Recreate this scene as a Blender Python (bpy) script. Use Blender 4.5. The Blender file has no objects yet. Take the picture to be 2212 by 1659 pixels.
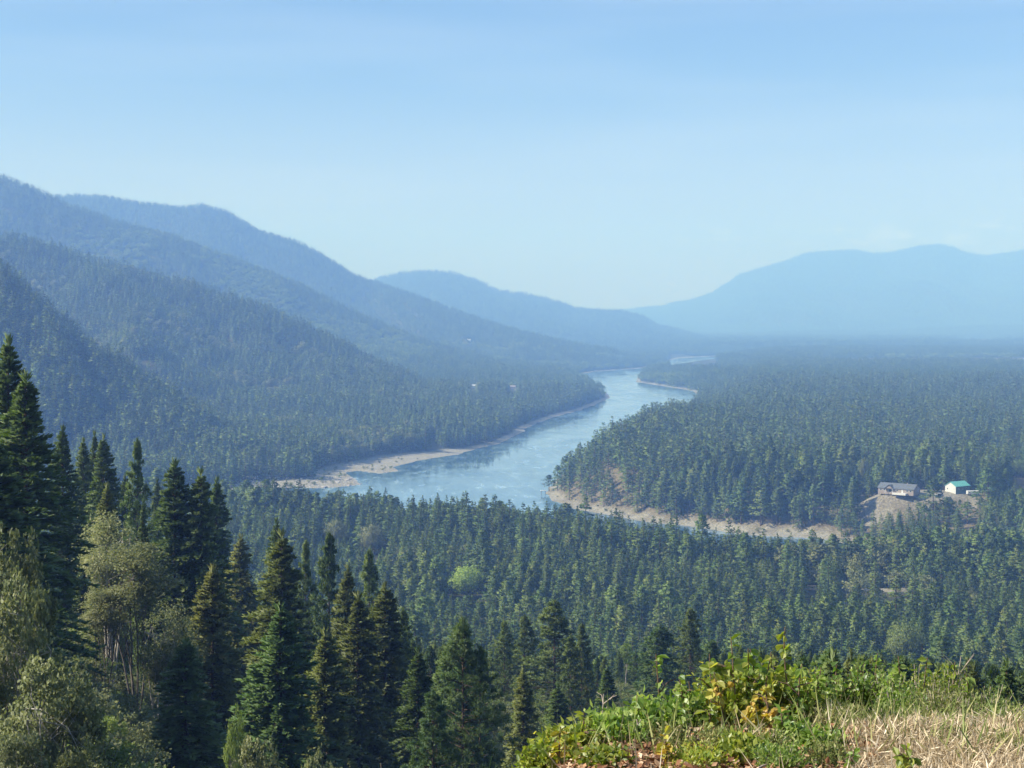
import bpy, math, random
import numpy as np
from mathutils import Vector
R = math.radians
S = bpy.context.scene
HC = 150.0            # eye height above the river, metres
F0 = 3400.0           # focal length in the measuring grid (2212 wide); horizon row 690, centre column 1106
HZ, CX = 690.0, 1106.0
rng = np.random.default_rng(7)

# ------------------------------------------------------------------ camera, sky, sun, exposure
cd = bpy.data.cameras.new('camera'); cam = bpy.data.objects.new('camera', cd); S.collection.objects.link(cam)
cam.location = (0, 0, HC); cam.rotation_euler = (R(90), 0, 0)
cd.sensor_fit = 'HORIZONTAL'; cd.sensor_width = 36.0
cd.lens = 36.0*F0/2212.0; cd.shift_y = -139.5/2212.0
cd.clip_start = 0.3; cd.clip_end = 60000
S.camera = cam

SUN_TO = Vector((-0.92, -0.14, 0.82)).normalized()
elev = math.asin(SUN_TO.z); azim = math.atan2(SUN_TO.x, SUN_TO.y)
w = bpy.data.worlds.new('World'); S.world = w; w.use_nodes = True
nt = w.node_tree; nt.nodes.clear()
o = nt.nodes.new('ShaderNodeOutputWorld'); bg = nt.nodes.new('ShaderNodeBackground')
sky = nt.nodes.new('ShaderNodeTexSky'); sky.sky_type = 'NISHITA'; sky.sun_disc = False
sky.sun_elevation = elev; sky.sun_rotation = azim % (2*math.pi)
sky.altitude = 600; sky.air_density = 1.0; sky.dust_density = 1.3; sky.ozone_density = 4.0
bg.inputs['Strength'].default_value = 0.10
# thin fair-weather cloud bank low over the far mountains and faint high veils
tc = nt.nodes.new('ShaderNodeTexCoord'); sep = nt.nodes.new('ShaderNodeSeparateXYZ')
nt.links.new(tc.outputs['Generated'], sep.inputs[0])
def wmath(op, a, b=None, c=None, clamp=False):
    n = nt.nodes.new('ShaderNodeMath'); n.operation = op; n.use_clamp = clamp
    for i, v in enumerate((a, b, c)):
        if v is None: continue
        if isinstance(v, (int, float)): n.inputs[i].default_value = v
        else: nt.links.new(v, n.inputs[i])
    return n.outputs[0]
def wmr(v, a, b, c=0.0, d=1.0):
    n = nt.nodes.new('ShaderNodeMapRange'); n.interpolation_type = 'SMOOTHSTEP'
    nt.links.new(v, n.inputs[0])
    for i, q in enumerate((a, b, c, d)): n.inputs[i+1].default_value = q
    return n.outputs[0]
mp = nt.nodes.new('ShaderNodeMapping'); mp.inputs['Scale'].default_value = (9, 9, 38)
nt.links.new(tc.outputs['Generated'], mp.inputs[0])
cn = nt.nodes.new('ShaderNodeTexNoise'); cn.inputs['Scale'].default_value = 3.2; cn.inputs['Detail'].default_value = 6; cn.inputs['Roughness'].default_value = .6
nt.links.new(mp.outputs[0], cn.inputs[0])
bank = wmath('MULTIPLY', wmr(cn.outputs[0], .47, .68), wmath('MULTIPLY', wmr(sep.outputs['Z'], .042, .05), wmr(sep.outputs['Z'], .062, .052)))
bank = wmath('MULTIPLY', bank, wmr(sep.outputs['X'], .08, .16))
mp2 = nt.nodes.new('ShaderNodeMapping'); mp2.inputs['Scale'].default_value = (2.0, 2.0, 22)
nt.links.new(tc.outputs['Generated'], mp2.inputs[0])
cn2 = nt.nodes.new('ShaderNodeTexNoise'); cn2.inputs['Scale'].default_value = 1.6; cn2.inputs['Detail'].default_value = 4
nt.links.new(mp2.outputs[0], cn2.inputs[0])
veil = wmath('MULTIPLY', wmr(cn2.outputs[0], .40, .75), .055)
fac = wmath('ADD', wmath('MULTIPLY', bank, .5), veil, clamp=True)
milk = nt.nodes.new('ShaderNodeMix'); milk.data_type = 'RGBA'; milk.inputs[7].default_value = (7.6, 6.4, 5.2, 1)     # milky haze mixed into the sky colour all round the horizon
mixc = nt.nodes.new('ShaderNodeMix'); mixc.data_type = 'RGBA'
tn = nt.nodes.new('ShaderNodeMix'); tn.data_type = 'RGBA'; tn.blend_type = 'MULTIPLY'; tn.inputs[0].default_value = 1
nt.links.new(sky.outputs[0], tn.inputs[6]); tn.inputs[7].default_value = (.76, .80, .85, 1)      # cool white balance of the photograph
nt.links.new(wmr(sep.outputs['Z'], .17, .0, .0, .55), milk.inputs[0]); nt.links.new(tn.outputs[2], milk.inputs[6])
nt.links.new(fac, mixc.inputs[0]); nt.links.new(milk.outputs[2], mixc.inputs[6]); mixc.inputs[7].default_value = (12.0, 11.6, 11.8, 1)
nt.links.new(mixc.outputs[2], bg.inputs[0]); nt.links.new(bg.outputs[0], o.inputs[0])

sd_ = bpy.data.lights.new('sun', 'SUN'); sun = bpy.data.objects.new('sun', sd_); S.collection.objects.link(sun)
sd_.energy = 4.9; sd_.angle = R(0.53); sd_.color = (1.0, .965, .92)
sun.rotation_euler = (-SUN_TO).to_track_quat('-Z', 'Y').to_euler(); sun.location = (0, 0, 400)

S.view_settings.view_transform = 'Standard'; S.view_settings.look = 'None'
S.view_settings.gamma = 1; S.view_settings.use_curve_mapping = False
S.view_settings.exposure = 0.64
HAZE_DENSITY = 2.2e-4
c = S.cycles
c.max_bounces = 5; c.diffuse_bounces = 2; c.glossy_bounces = 2; c.transmission_bounces = 3; c.volume_bounces = 2
c.transparent_max_bounces = 4; c.caustics_reflective = False; c.caustics_refractive = False
c.use_denoising = True; c.denoiser = 'OPENIMAGEDENOISE'; c.denoising_input_passes = 'RGB_ALBEDO_NORMAL'
c.use_adaptive_sampling = True; c.adaptive_threshold = 0.02
c.sample_clamp_indirect = 4.0

# ------------------------------------------------------------------ helpers
def ss(x, a, b):
    t = np.clip((np.asarray(x, float)-a)/(b-a), 0, 1); return t*t*(3-2*t)
_perm = np.random.default_rng(3).random((256, 256))
def vn(x, y):
    xi = np.floor(x).astype(np.int64); yi = np.floor(y).astype(np.int64)
    fx = x-xi; fy = y-yi; fx = fx*fx*(3-2*fx); fy = fy*fy*(3-2*fy)
    a = _perm[xi & 255, yi & 255]; b = _perm[(xi+1) & 255, yi & 255]
    c_ = _perm[xi & 255, (yi+1) & 255]; d = _perm[(xi+1) & 255, (yi+1) & 255]
    return (a*(1-fx)+b*fx)*(1-fy)+(c_*(1-fx)+d*fx)*fy
def fbm(x, y, s, o=4):
    r = 0; am = 1; tot = 0
    for i in range(o):
        r = r+am*vn(x/s+17.3*i, y/s+9.1*i); tot += am; am *= .5; s = s*.5
    return r/tot          # 0..1
def link(o, parent=None):
    S.collection.objects.link(o)
    if parent is not None: o.parent = parent
    return o
def tag(o, label=None, cat=None, group=None, kind=None):
    if label: o['label'] = label
    if cat: o['category'] = cat
    if group: o['group'] = group
    if kind: o['kind'] = kind
    return o
def mesh_quads(name, V, Q, mats, tint=None, mi=None, smooth=False, col=None, nrm=None):
    """V (n,3), Q (m,4) quads -> mesh"""
    V = np.ascontiguousarray(V, np.float32); Q = np.ascontiguousarray(Q, np.int32)
    me = bpy.data.meshes.new(name)
    me.vertices.add(len(V)); me.vertices.foreach_set('co', V.ravel())
    me.loops.add(Q.size); me.loops.foreach_set('vertex_index', Q.ravel())
    me.polygons.add(len(Q))
    me.polygons.foreach_set('loop_start', np.arange(0, Q.size, Q.shape[1], dtype=np.int32))
    for m in (mats if isinstance(mats, (list, tuple)) else [mats]): me.materials.append(m)
    if mi is not None: me.polygons.foreach_set('material_index', np.ascontiguousarray(mi, np.int32))
    me.update(calc_edges=True)
    if tint is not None:
        a = me.attributes.new('tint', 'FLOAT', 'FACE'); a.data.foreach_set('value', np.ascontiguousarray(tint, np.float32))
    if smooth or nrm is not None: me.polygons.foreach_set('use_smooth', np.ones(len(Q), bool))
    if nrm is not None: me.normals_split_custom_set_from_vertices(nrm)
    return me
def crown_normals(V, Q, mix, zc=None):
    """needle sprays shade like the rounded boughs they stand for: face direction blended with the crown's outward direction"""
    f = np.cross(V[Q[:, 2]]-V[Q[:, 0]], V[Q[:, 1]]-V[Q[:, 3]]); f /= np.linalg.norm(f, axis=1, keepdims=True)+1e-9
    c = V[Q].mean(1); rr = np.hypot(c[:, 0], c[:, 1])
    out = np.stack([c[:, 0], c[:, 1], .45*rr+.15 if zc is None else c[:, 2]-zc], -1); out /= np.linalg.norm(out, axis=1, keepdims=True)+1e-9
    s_ = np.sign((f*out).sum(1)); s_[s_ == 0] = 1
    Q = np.where((s_ > 0)[:, None], Q[:, ::-1], Q)
    # winding such that the geometric side matches the outward side
    g = np.cross(V[Q[:, 1]]-V[Q[:, 0]], V[Q[:, 2]]-V[Q[:, 0]]); bad = (g*out).sum(1) < 0; Q = np.where(bad[:, None], Q[:, ::-1], Q)
    n = out*mix+f*s_[:, None]*(1-mix); n /= np.linalg.norm(n, axis=1, keepdims=True)+1e-9
    N = np.zeros_like(V); N[Q.ravel()] = np.repeat(n, 4, axis=0); return Q, N
class PB:
    """collects polygons, makes one mesh"""
    def __init__(s): s.v = []; s.f = []
    def poly(s, pts):
        n = len(s.v); s.v += [tuple(p) for p in pts]; s.f.append(list(range(n, n+len(pts))))
    def box(s, x0, x1, y0, y1, z0, z1):
        n = len(s.v)
        s.v += [(x, y, z) for z in (z0, z1) for x, y in ((x0, y0), (x1, y0), (x1, y1), (x0, y1))]
        s.f += [[n, n+3, n+2, n+1], [n+4, n+5, n+6, n+7]]+[[n+i, n+(i+1) % 4, n+4+(i+1) % 4, n+4+i] for i in range(4)]
    def tube(s, pts, rad, k=6):
        V, Q = tube(np.array(pts, float), rad, k); n = len(s.v)
        s.v += [tuple(p) for p in V]; s.f += [[int(i)+n for i in q] for q in Q]
    def build(s, name, mat, parent=None, smooth=False):
        me = bpy.data.meshes.new(name); me.from_pydata(s.v, [], s.f); me.materials.append(mat); me.update()
        if smooth: me.polygons.foreach_set('use_smooth', [True]*len(me.polygons))
        return link(bpy.data.objects.new(name, me), parent)
def tube(P, rad, k=6):
    P = np.asarray(P, float); n = len(P)
    rad = np.broadcast_to(np.asarray(rad, float), (n,))
    T = np.gradient(P, axis=0); T /= np.linalg.norm(T, axis=1, keepdims=True)+1e-9
    ref = np.where(np.abs(T[:, 2:3]) > .9, np.array([[1., 0, 0]]), np.array([[0, 0, 1.]]))
    A = np.cross(T, ref); A /= np.linalg.norm(A, axis=1, keepdims=True)+1e-9; B = np.cross(T, A)
    an = np.arange(k)*2*math.pi/k
    V = P[:, None, :]+rad[:, None, None]*(np.cos(an)[None, :, None]*A[:, None, :]+np.sin(an)[None, :, None]*B[:, None, :])
    V = V.reshape(-1, 3)
    i = np.arange(n-1)[:, None]*k; j = np.arange(k)[None, :]
    Q = np.stack([i+j, i+(j+1) % k, i+k+(j+1) % k, i+k+j], -1).reshape(-1, 4)
    return V, Q
def kites(P, D, N, L, W, fold=.0):
    D = D/(np.linalg.norm(D, axis=1, keepdims=True)+1e-9)
    Sd = np.cross(D, N); Sd /= np.linalg.norm(Sd, axis=1, keepdims=True)+1e-9
    L = np.broadcast_to(L, len(P))[:, None]; W = np.broadcast_to(W, len(P))[:, None]
    m = P+D*L*.5
    V = np.stack([P, m+Sd*W*.5, P+D*L, m-Sd*W*.5], 1)
    if fold: V[:, 1::2, :] += (N*W*fold)[:, None, :]
    return V.reshape(-1, 3), np.arange(len(P)*4).reshape(-1, 4)
def joinq(parts):
    V = []; Q = []; n = 0
    for v, q in parts: V.append(v); Q.append(q+n); n += len(v)
    return np.concatenate(V), np.concatenate(Q)
def px(x, y, z=0.0):
    """a point seen at grid column x, row y lying at height z -> world"""
    D = (HC-z)*F0/(y-HZ); return np.array([(x-CX)/F0*D, D, z])
def pxd(x, D): return (x-CX)/F0*D

# ------------------------------------------------------------------ materials
def newmat(name):
    m = bpy.data.materials.new(name); m.use_nodes = True; t = m.node_tree
    t.nodes.clear(); out = t.nodes.new('ShaderNodeOutputMaterial'); return m, t, out
def ramp(t, fac, stops):
    r = t.nodes.new('ShaderNodeValToRGB'); e = r.color_ramp.elements
    while len(e) < len(stops): e.new(.5)
    for i, (p, col) in enumerate(stops): e[i].position = p; e[i].color = (*col, 1)
    t.links.new(fac, r.inputs[0]); return r.outputs[0]
def m_math(t, op, a, b=0.0, clamp=False):
    n = t.nodes.new('ShaderNodeMath'); n.operation = op; n.use_clamp = clamp
    for i, v in enumerate((a, b)):
        if isinstance(v, (int, float)): n.inputs[i].default_value = v
        else: t.links.new(v, n.inputs[i])
    return n.outputs[0]
def foliage(name, stops, trans=.22, vary=.5, bright=.35, spec=.25):
    """leaf material: tint per leaf + random per tree picks a colour; random brightness per tree"""
    m, t, out = newmat(name)
    at = t.nodes.new('ShaderNodeAttribute'); at.attribute_name = 'tint'
    oi = t.nodes.new('ShaderNodeObjectInfo')
    f = m_math(t, 'ADD', m_math(t, 'MULTIPLY', at.outputs['Fac'], 1-vary), m_math(t, 'MULTIPLY', oi.outputs['Random'], vary), True)
    colr = ramp(t, f, stops)
    hs = t.nodes.new('ShaderNodeHueSaturation'); t.links.new(colr, hs.inputs['Color'])
    rnd = m_math(t, 'FRACT', m_math(t, 'MULTIPLY', oi.outputs['Random'], 17.31))
    t.links.new(m_math(t, 'ADD', m_math(t, 'MULTIPLY', rnd, bright), 1-bright*.5), hs.inputs['Value'])
    p = t.nodes.new('ShaderNodeBsdfPrincipled'); p.inputs['Roughness'].default_value = .55 if spec < .5 else .42
    p.inputs['Specular IOR Level'].default_value = spec
    t.links.new(hs.outputs[0], p.inputs['Base Color'])
    tr = t.nodes.new('ShaderNodeBsdfTranslucent')
    h2 = t.nodes.new('ShaderNodeHueSaturation'); h2.inputs['Value'].default_value = 1.5; h2.inputs['Saturation'].default_value = 1.15
    t.links.new(hs.outputs[0], h2.inputs['Color']); t.links.new(h2.outputs[0], tr.inputs[0])
    mx = t.nodes.new('ShaderNodeMixShader'); mx.inputs[0].default_value = trans
    t.links.new(p.outputs[0], mx.inputs[1]); t.links.new(tr.outputs[0], mx.inputs[2]); t.links.new(mx.outputs[0], out.inputs[0])
    return m
def plain(name, col, rough=.7, noise=0.0, nscale=5.0, col2=None, bump=0.0, metal=0.0, spec=.4):
    m, t, out = newmat(name)
    p = t.nodes.new('ShaderNodeBsdfPrincipled'); p.inputs['Roughness'].default_value = rough
    p.inputs['Metallic'].default_value = metal; p.inputs['Specular IOR Level'].default_value = spec
    p.inputs['Base Color'].default_value = (*col, 1)
    if noise or col2 or bump:
        tc_ = t.nodes.new('ShaderNodeTexCoord'); n = t.nodes.new('ShaderNodeTexNoise')
        n.inputs['Scale'].default_value = nscale; n.inputs['Detail'].default_value = 5
        t.links.new(tc_.outputs['Object'], n.inputs[0])
        c2 = col2 or tuple(min(1, q*(1-noise)) for q in col)
        t.links.new(ramp(t, n.outputs[0], [(.35, c2), (.62, col)]), p.inputs['Base Color'])
        if bump:
            b = t.nodes.new('ShaderNodeBump'); b.inputs['Strength'].default_value = bump; b.inputs['Distance'].default_value = .02
            t.links.new(n.outputs[0], b.inputs['Height']); t.links.new(b.outputs[0], p.inputs['Normal'])
    t.links.new(p.outputs[0], out.inputs[0]); return m
M = {}
M['fir'] = foliage('fir_needles', [(0, (.045, .080, .020)), (.45, (.10, .150, .036)), (.8, (.18, .215, .055)), (1, (.26, .26, .080))])
M['fir_olive'] = foliage('fir_needles_olive', [(0, (.070, .095, .024)), (.5, (.155, .180, .050)), (1, (.27, .265, .085))])
M['fir_green'] = foliage('fir_needles_green', [(0, (.050, .10, .028)), (.5, (.105, .168, .045)), (1, (.19, .24, .08))])
M['fir_dark'] = foliage('fir_needles_dark', [(0, (.040, .078, .024)), (.5, (.095, .145, .040)), (1, (.18, .22, .065))])
M['pine'] = foliage('pine_needles', [(0, (.035, .072, .026)), (.5, (.085, .135, .044)), (1, (.18, .22, .08))])
M['forest'] = foliage('forest_needles', [(0, (.056, .102, .026)), (.5, (.106, .162, .040)), (.85, (.160, .202, .052)), (1, (.22, .22, .068))], vary=.6, bright=.65, trans=.2)
M['forest_far'] = M['forest']
M['decid'] = foliage('broad_leaves', [(0, (.10, .15, .035)), (.5, (.17, .23, .055)), (1, (.28, .31, .10))], trans=.3, vary=.45)
M['decid_pale'] = foliage('broad_leaves_pale', [(0, (.12, .145, .055)), (.5, (.20, .22, .090)), (1, (.34, .33, .17))], trans=.28, vary=.2)
M['birch'] = foliage('birch_leaves', [(0, (.13, .155, .055)), (.5, (.21, .23, .095)), (1, (.33, .32, .17))], trans=.3, vary=.2)
M['willow'] = foliage('willow_leaves', [(0, (.22, .34, .055)), (.5, (.34, .46, .085)), (1, (.46, .54, .13))], trans=.3, vary=.1)
M['leaf_green'] = foliage('shrub_leaves_green', [(0, (.08, .15, .030)), (.45, (.20, .29, .055)), (.8, (.38, .44, .12)), (1, (.62, .60, .28))], trans=.45, vary=.15, spec=.6)
M['leaf_yellow'] = foliage('shrub_leaves_yellow', [(0, (.11, .17, .03)), (.4, (.24, .30, .05)), (.75, (.42, .42, .09)), (.93, (.52, .42, .10)), (1, (.45, .20, .06))], trans=.45, vary=.15, spec=.6)
M['leaf_orange'] = foliage('shrub_leaves_orange', [(0, (.28, .32, .05)), (.5, (.50, .44, .08)), (1, (.58, .32, .08))], trans=.35, vary=.15, spec=.6)
M['leaf_brown'] = foliage('dry_leaves', [(0, (.10, .045, .022)), (.4, (.26, .12, .055)), (.75, (.45, .27, .14)), (1, (.65, .50, .34))], trans=.12, vary=.1)
M['straw'] = foliage('dry_grass_blades', [(0, (.30, .21, .11)), (.5, (.58, .46, .28)), (1, (.80, .69, .50))], trans=.2, vary=.1)
M['weed'] = foliage('weed_leaves', [(0, (.12, .17, .045)), (.5, (.25, .29, .085)), (.8, (.42, .38, .15)), (1, (.62, .54, .32))], trans=.25, vary=.1)
M['broom'] = foliage('broom_stems', [(0, (.05, .12, .02)), (1, (.14, .22, .04))], trans=.2, vary=.1)
M['bark'] = plain('conifer_bark', (.115, .075, .05), .9, nscale=6, col2=(.055, .038, .028), bump=.6)
M['bark_grey'] = plain('grey_bark', (.20, .175, .15), .9, nscale=5, col2=(.10, .085, .07), bump=.5)
M['bark_pale'] = plain('pale_bark', (.50, .46, .40), .85, nscale=3, col2=(.28, .25, .21), bump=.3)
M['twig'] = plain('twig_wood', (.16, .10, .06), .85)
M['twig_pale'] = plain('dead_twig_wood', (.42, .34, .26), .85)
M['rock'] = plain('river_rock', (.44, .41, .37), .9, nscale=.6, col2=(.25, .225, .20), bump=.5)

def ground_material():
    m, t, out = newmat('ground_soil')
    p = t.nodes.new('ShaderNodeBsdfPrincipled'); p.inputs['Roughness'].default_value = .95; p.inputs['Specular IOR Level'].default_value = .15
    ge = t.nodes.new('ShaderNodeNewGeometry')
    def noise(sc, det=6):
        n = t.nodes.new('ShaderNodeTexNoise'); n.inputs['Scale'].default_value = sc; n.inputs['Detail'].default_value = det
        t.links.new(ge.outputs['Position'], n.inputs[0]); return n.outputs[0]
    n1 = noise(.05); n2 = noise(.7); n3 = noise(12)
    forest = ramp(t, n1, [(.3, (.035, .045, .020)), (.55, (.060, .062, .030)), (.75, (.10, .085, .048))])
    sand = ramp(t, n2, [(.3, (.17, .16, .125)), (.5, (.29, .27, .215)), (.7, (.42, .395, .33))])
    dry = ramp(t, n2, [(.3, (.085, .072, .042)), (.5, (.17, .135, .088)), (.72, (.26, .22, .14))])
    top = ramp(t, n3, [(.3, (.10, .065, .04)), (.6, (.26, .18, .11)), (.8, (.40, .31, .20))])
    def attr(n):
        a = t.nodes.new('ShaderNodeAttribute'); a.attribute_name = n; return a.outputs['Fac']
    def mix(f, a, b):
        x = t.nodes.new('ShaderNodeMix'); x.data_type = 'RGBA'; t.links.new(f, x.inputs[0]); t.links.new(a, x.inputs[6]); t.links.new(b, x.inputs[7]); return x.outputs[2]
    colr = mix(attr('dry'), forest, dry); colr = mix(attr('sand'), colr, sand); colr = mix(attr('near'), colr, top)
    t.links.new(colr, p.inputs['Base Color'])
    b = t.nodes.new('ShaderNodeBump'); b.inputs['Strength'].default_value = .6; b.inputs['Distance'].default_value = .5
    t.links.new(n2, b.inputs['Height']); t.links.new(b.outputs[0], p.inputs['Normal'])
    t.links.new(p.outputs[0], out.inputs[0]); return m
M['ground'] = ground_material()
def water_material():
    m, t, out = newmat('river_water')
    ge = t.nodes.new('ShaderNodeNewGeometry')
    p = t.nodes.new('ShaderNodeBsdfPrincipled'); p.inputs['Base Color'].default_value = (.05, .105, .17, 1); p.inputs['IOR'].default_value = 1.33; wt = t
    mpn = t.nodes.new('ShaderNodeMapping'); mpn.inputs['Scale'].default_value = (1, .38, 1); mpn.inputs['Rotation'].default_value = (0, 0, R(-14))
    t.links.new(ge.outputs['Position'], mpn.inputs[0])
    def noise(sc, det, dist=0.0):
        n = t.nodes.new('ShaderNodeTexNoise'); n.inputs['Scale'].default_value = sc; n.inputs['Detail'].default_value = det; n.inputs['Distortion'].default_value = dist
        t.links.new(mpn.outputs[0], n.inputs[0]); return n.outputs[0]
    big = noise(.012, 6, 1.2); mid = noise(.06, 5, .8); fine = noise(.5, 4)
    r1 = t.nodes.new('ShaderNodeMapRange'); t.links.new(m_math(t, 'ADD', m_math(t, 'MULTIPLY', big, .65), m_math(t, 'MULTIPLY', mid, .35)), r1.inputs[0])
    r1.inputs[1].default_value = .38; r1.inputs[2].default_value = .62; r1.inputs[3].default_value = .03; r1.inputs[4].default_value = .17
    t.links.new(r1.outputs[0], p.inputs['Roughness'])
    t.links.new(ramp(t, m_math(t, 'ADD', m_math(t, 'MULTIPLY', mid, .55), m_math(t, 'MULTIPLY', noise(.22, 5, .5), .45)), [(.38, (.045, .11, .18)), (.52, (.09, .18, .26)), (.66, (.30, .42, .50))]), p.inputs['Base Color'])  # silt and foam streaks, with the bright ripple glints painted into the base colour
    b = t.nodes.new('ShaderNodeBump'); b.inputs['Distance'].default_value = .35
    r2 = t.nodes.new('ShaderNodeMapRange'); t.links.new(big, r2.inputs[0]); r2.inputs[1].default_value = .4; r2.inputs[2].default_value = .62; r2.inputs[3].default_value = .03; r2.inputs[4].default_value = .22
    t.links.new(r2.outputs[0], b.inputs['Strength'])
    t.links.new(m_math(t, 'ADD', fine, m_math(t, 'MULTIPLY', mid, 2.0)), b.inputs['Height'])
    t.links.new(b.outputs[0], p.inputs['Normal'])
    t.links.new(p.outputs[0], out.inputs[0]); return m
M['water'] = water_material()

# ------------------------------------------------------------------ river outline (grid col,row on the water plane -> metres)
def chain(l): return np.array([px(a, b)[:2] for a, b in l])
LEFT = chain([(-900, 1062), (200, 1062), (480, 1058), (560, 1054), (640, 1053), (720, 1052), (780, 1046), (770, 1036), (745, 1022), (775, 1017),
    (820, 1022), (862, 1018), (850, 1008), (900, 996), (990, 982), (1000, 976), (1040, 968), (1075, 960), (1110, 942), (1150, 918), (1200, 900), (1260, 884),
    (1300, 868), (1317, 860), (1312, 850), (1285, 835), (1262, 820), (1252, 808), (1290, 802), (1380, 796), (1440, 786), (1444, 779), (1470, 773), (1560, 768.5), (1720, 765.5)])
RIGHT = chain([(1720, 770), (1560, 774), (1500, 782), (1440, 791), (1395, 800), (1378, 813), (1375, 825), (1400, 829), (1440, 835), (1500, 845), (1505, 852), (1492, 880), (1478, 905),
    (1445, 925), (1400, 945), (1340, 965), (1290, 985), (1240, 1010), (1195, 1040), (1180, 1064), (1192, 1079), (1230, 1095), (1300, 1111), (1400, 1126), (1500, 1141), (1600, 1153),
    (1750, 1163), (1840, 1176), (1930, 1225), (2100, 1245), (3400, 1262)])
NEAR = np.array([[pxd(a, d), d] for a, d in [(-900, 1200), (200, 1150), (600, 1120), (900, 1065), (1100, 1040), (1300, 985), (1500, 918), (1600, 906), (1750, 900), (1850, 892), (1950, 880), (2100, 875), (3400, 870)]])
POLY = np.concatenate([LEFT, RIGHT, NEAR[::-1]])
def segdist(X, Y, C):
    d = np.full(X.shape, 1e9)
    for (x0, y0), (x1, y1) in zip(C[:-1], C[1:]):
        vx, vy = x1-x0, y1-y0; L2 = vx*vx+vy*vy+1e-9
        t = np.clip(((X-x0)*vx+(Y-y0)*vy)/L2, 0, 1)
        d = np.minimum(d, np.hypot(X-x0-t*vx, Y-y0-t*vy))
    return d
def inside(X, Y, P):
    r = np.zeros(X.shape, bool); n = len(P)
    for i in range(n):
        x0, y0 = P[i]; x1, y1 = P[(i+1) % n]
        if y0 == y1: continue
        c_ = ((y0 > Y) != (y1 > Y)) & (X < (x1-x0)*(Y-y0)/(y1-y0)+x0); r ^= c_
    return r
LAYERS = [  # crest (grid col,row of the treetops), crest distance, foot distance, tree height there
    dict(n='A', c=[(-700, 250), (-300, 400), (0, 548), (60, 603), (130, 662), (200, 722), (300, 792), (400, 852), (480, 902), (560, 975), (620, 1030)], D=[(-700, 1900), (560, 1700)], F=1440, g=.12),
    dict(n='B', c=[(-700, 330), (-300, 420), (0, 497), (150, 532), (300, 576), (420, 602), (520, 640), (600, 670), (700, 712), (800, 765), (900, 815), (1000, 850)], D=[(-700, 3100), (900, 2800)], F=2050, g=.34),
    dict(n='C', c=[(-700, 230), (-300, 300), (0, 370), (60, 390), (150, 432), (250, 466), (380, 502), (500, 546), (620, 592), (760, 662), (900, 722), (1000, 752), (1150, 790)], D=[(-700, 4700), (1150, 4400)], F=3300, g=.34),
    dict(n='D', c=[(-700, 420), (0, 425), (150, 415), (220, 415), (300, 430), (390, 440), (432, 434), (490, 450), (560, 490), (640, 515), (700, 545), (770, 590), (850, 615), (900, 632), (960, 655), (1075, 695),
                   (1180, 722), (1270, 741), (1350, 752), (1440, 772), (1500, 790)], D=[(-700, 6700), (800, 6300), (1200, 5500), (1440, 5300)], F=4750, g=.30),
    dict(n='E', c=[(300, 660), (700, 640), (820, 597), (870, 586), (930, 582), (980, 586), (1030, 602), (1075, 625), (1130, 632), (1200, 647), (1240, 663), (1300, 668), (1340, 669), (1390, 681), (1420, 700), (1480, 714), (1530, 730), (1580, 748), (1650, 752)],
         D=[(300, 10500), (1650, 9500)], F=7200, g=.26),
    dict(n='F', c=[(900, 700), (1200, 672), (1320, 672), (1390, 663), (1430, 660), (1455, 652), (1490, 648), (1540, 630), (1600, 590), (1650, 575), (1700, 561), (1740, 545), (1800, 539), (1850, 538), (1890, 546), (1930, 543), (1980, 530), (2030, 525), (2060, 531), (2090, 545), (2130, 550), (2160, 546), (2212, 538), (2300, 530), (2500, 560), (3000, 590)],
         D=[(900, 16200), (3000, 16200)], F=12600, g=.26),
    dict(n='G', c=[(1450, 752), (1520, 738), (1600, 723), (1700, 716), (1800, 712), (1900, 715), (2050, 705), (2212, 700), (3000, 690)], D=[(1400, 11800), (3000, 11800)], F=10500, g=.15),
]
def hillside(X, Y):
    D = np.maximum(Y, 0.0); a = X/np.maximum(D, 8)
    drop = np.interp(D, [0, 14, 30, 60, 100, 140, 190, 250, 330, 450, 550, 650, 800, 1e5], [0, 3.0, 12, 25, 37, 47, 55, 63, 78, 108, 125, 133, 138, 138])
    ed = 5.0+2.3*ss(a, -.04, .07)                      # the lip of the bank
    lip = 1.68+.03*np.minimum(D, ed)+0.55*np.clip(D-ed, 0, 7)
    lip = np.where(D <= 14, lip, 1.68+.2+.55*7)
    drop = np.maximum(drop, lip)
    k = .66+.34*ss(a, -.31, -.13); k = 1-(1-k)*ss(D, 30, 90)*(1-ss(D, 380, 640))
    drop = 1.7+(drop-1.7)*k
    return HC-drop
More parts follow.
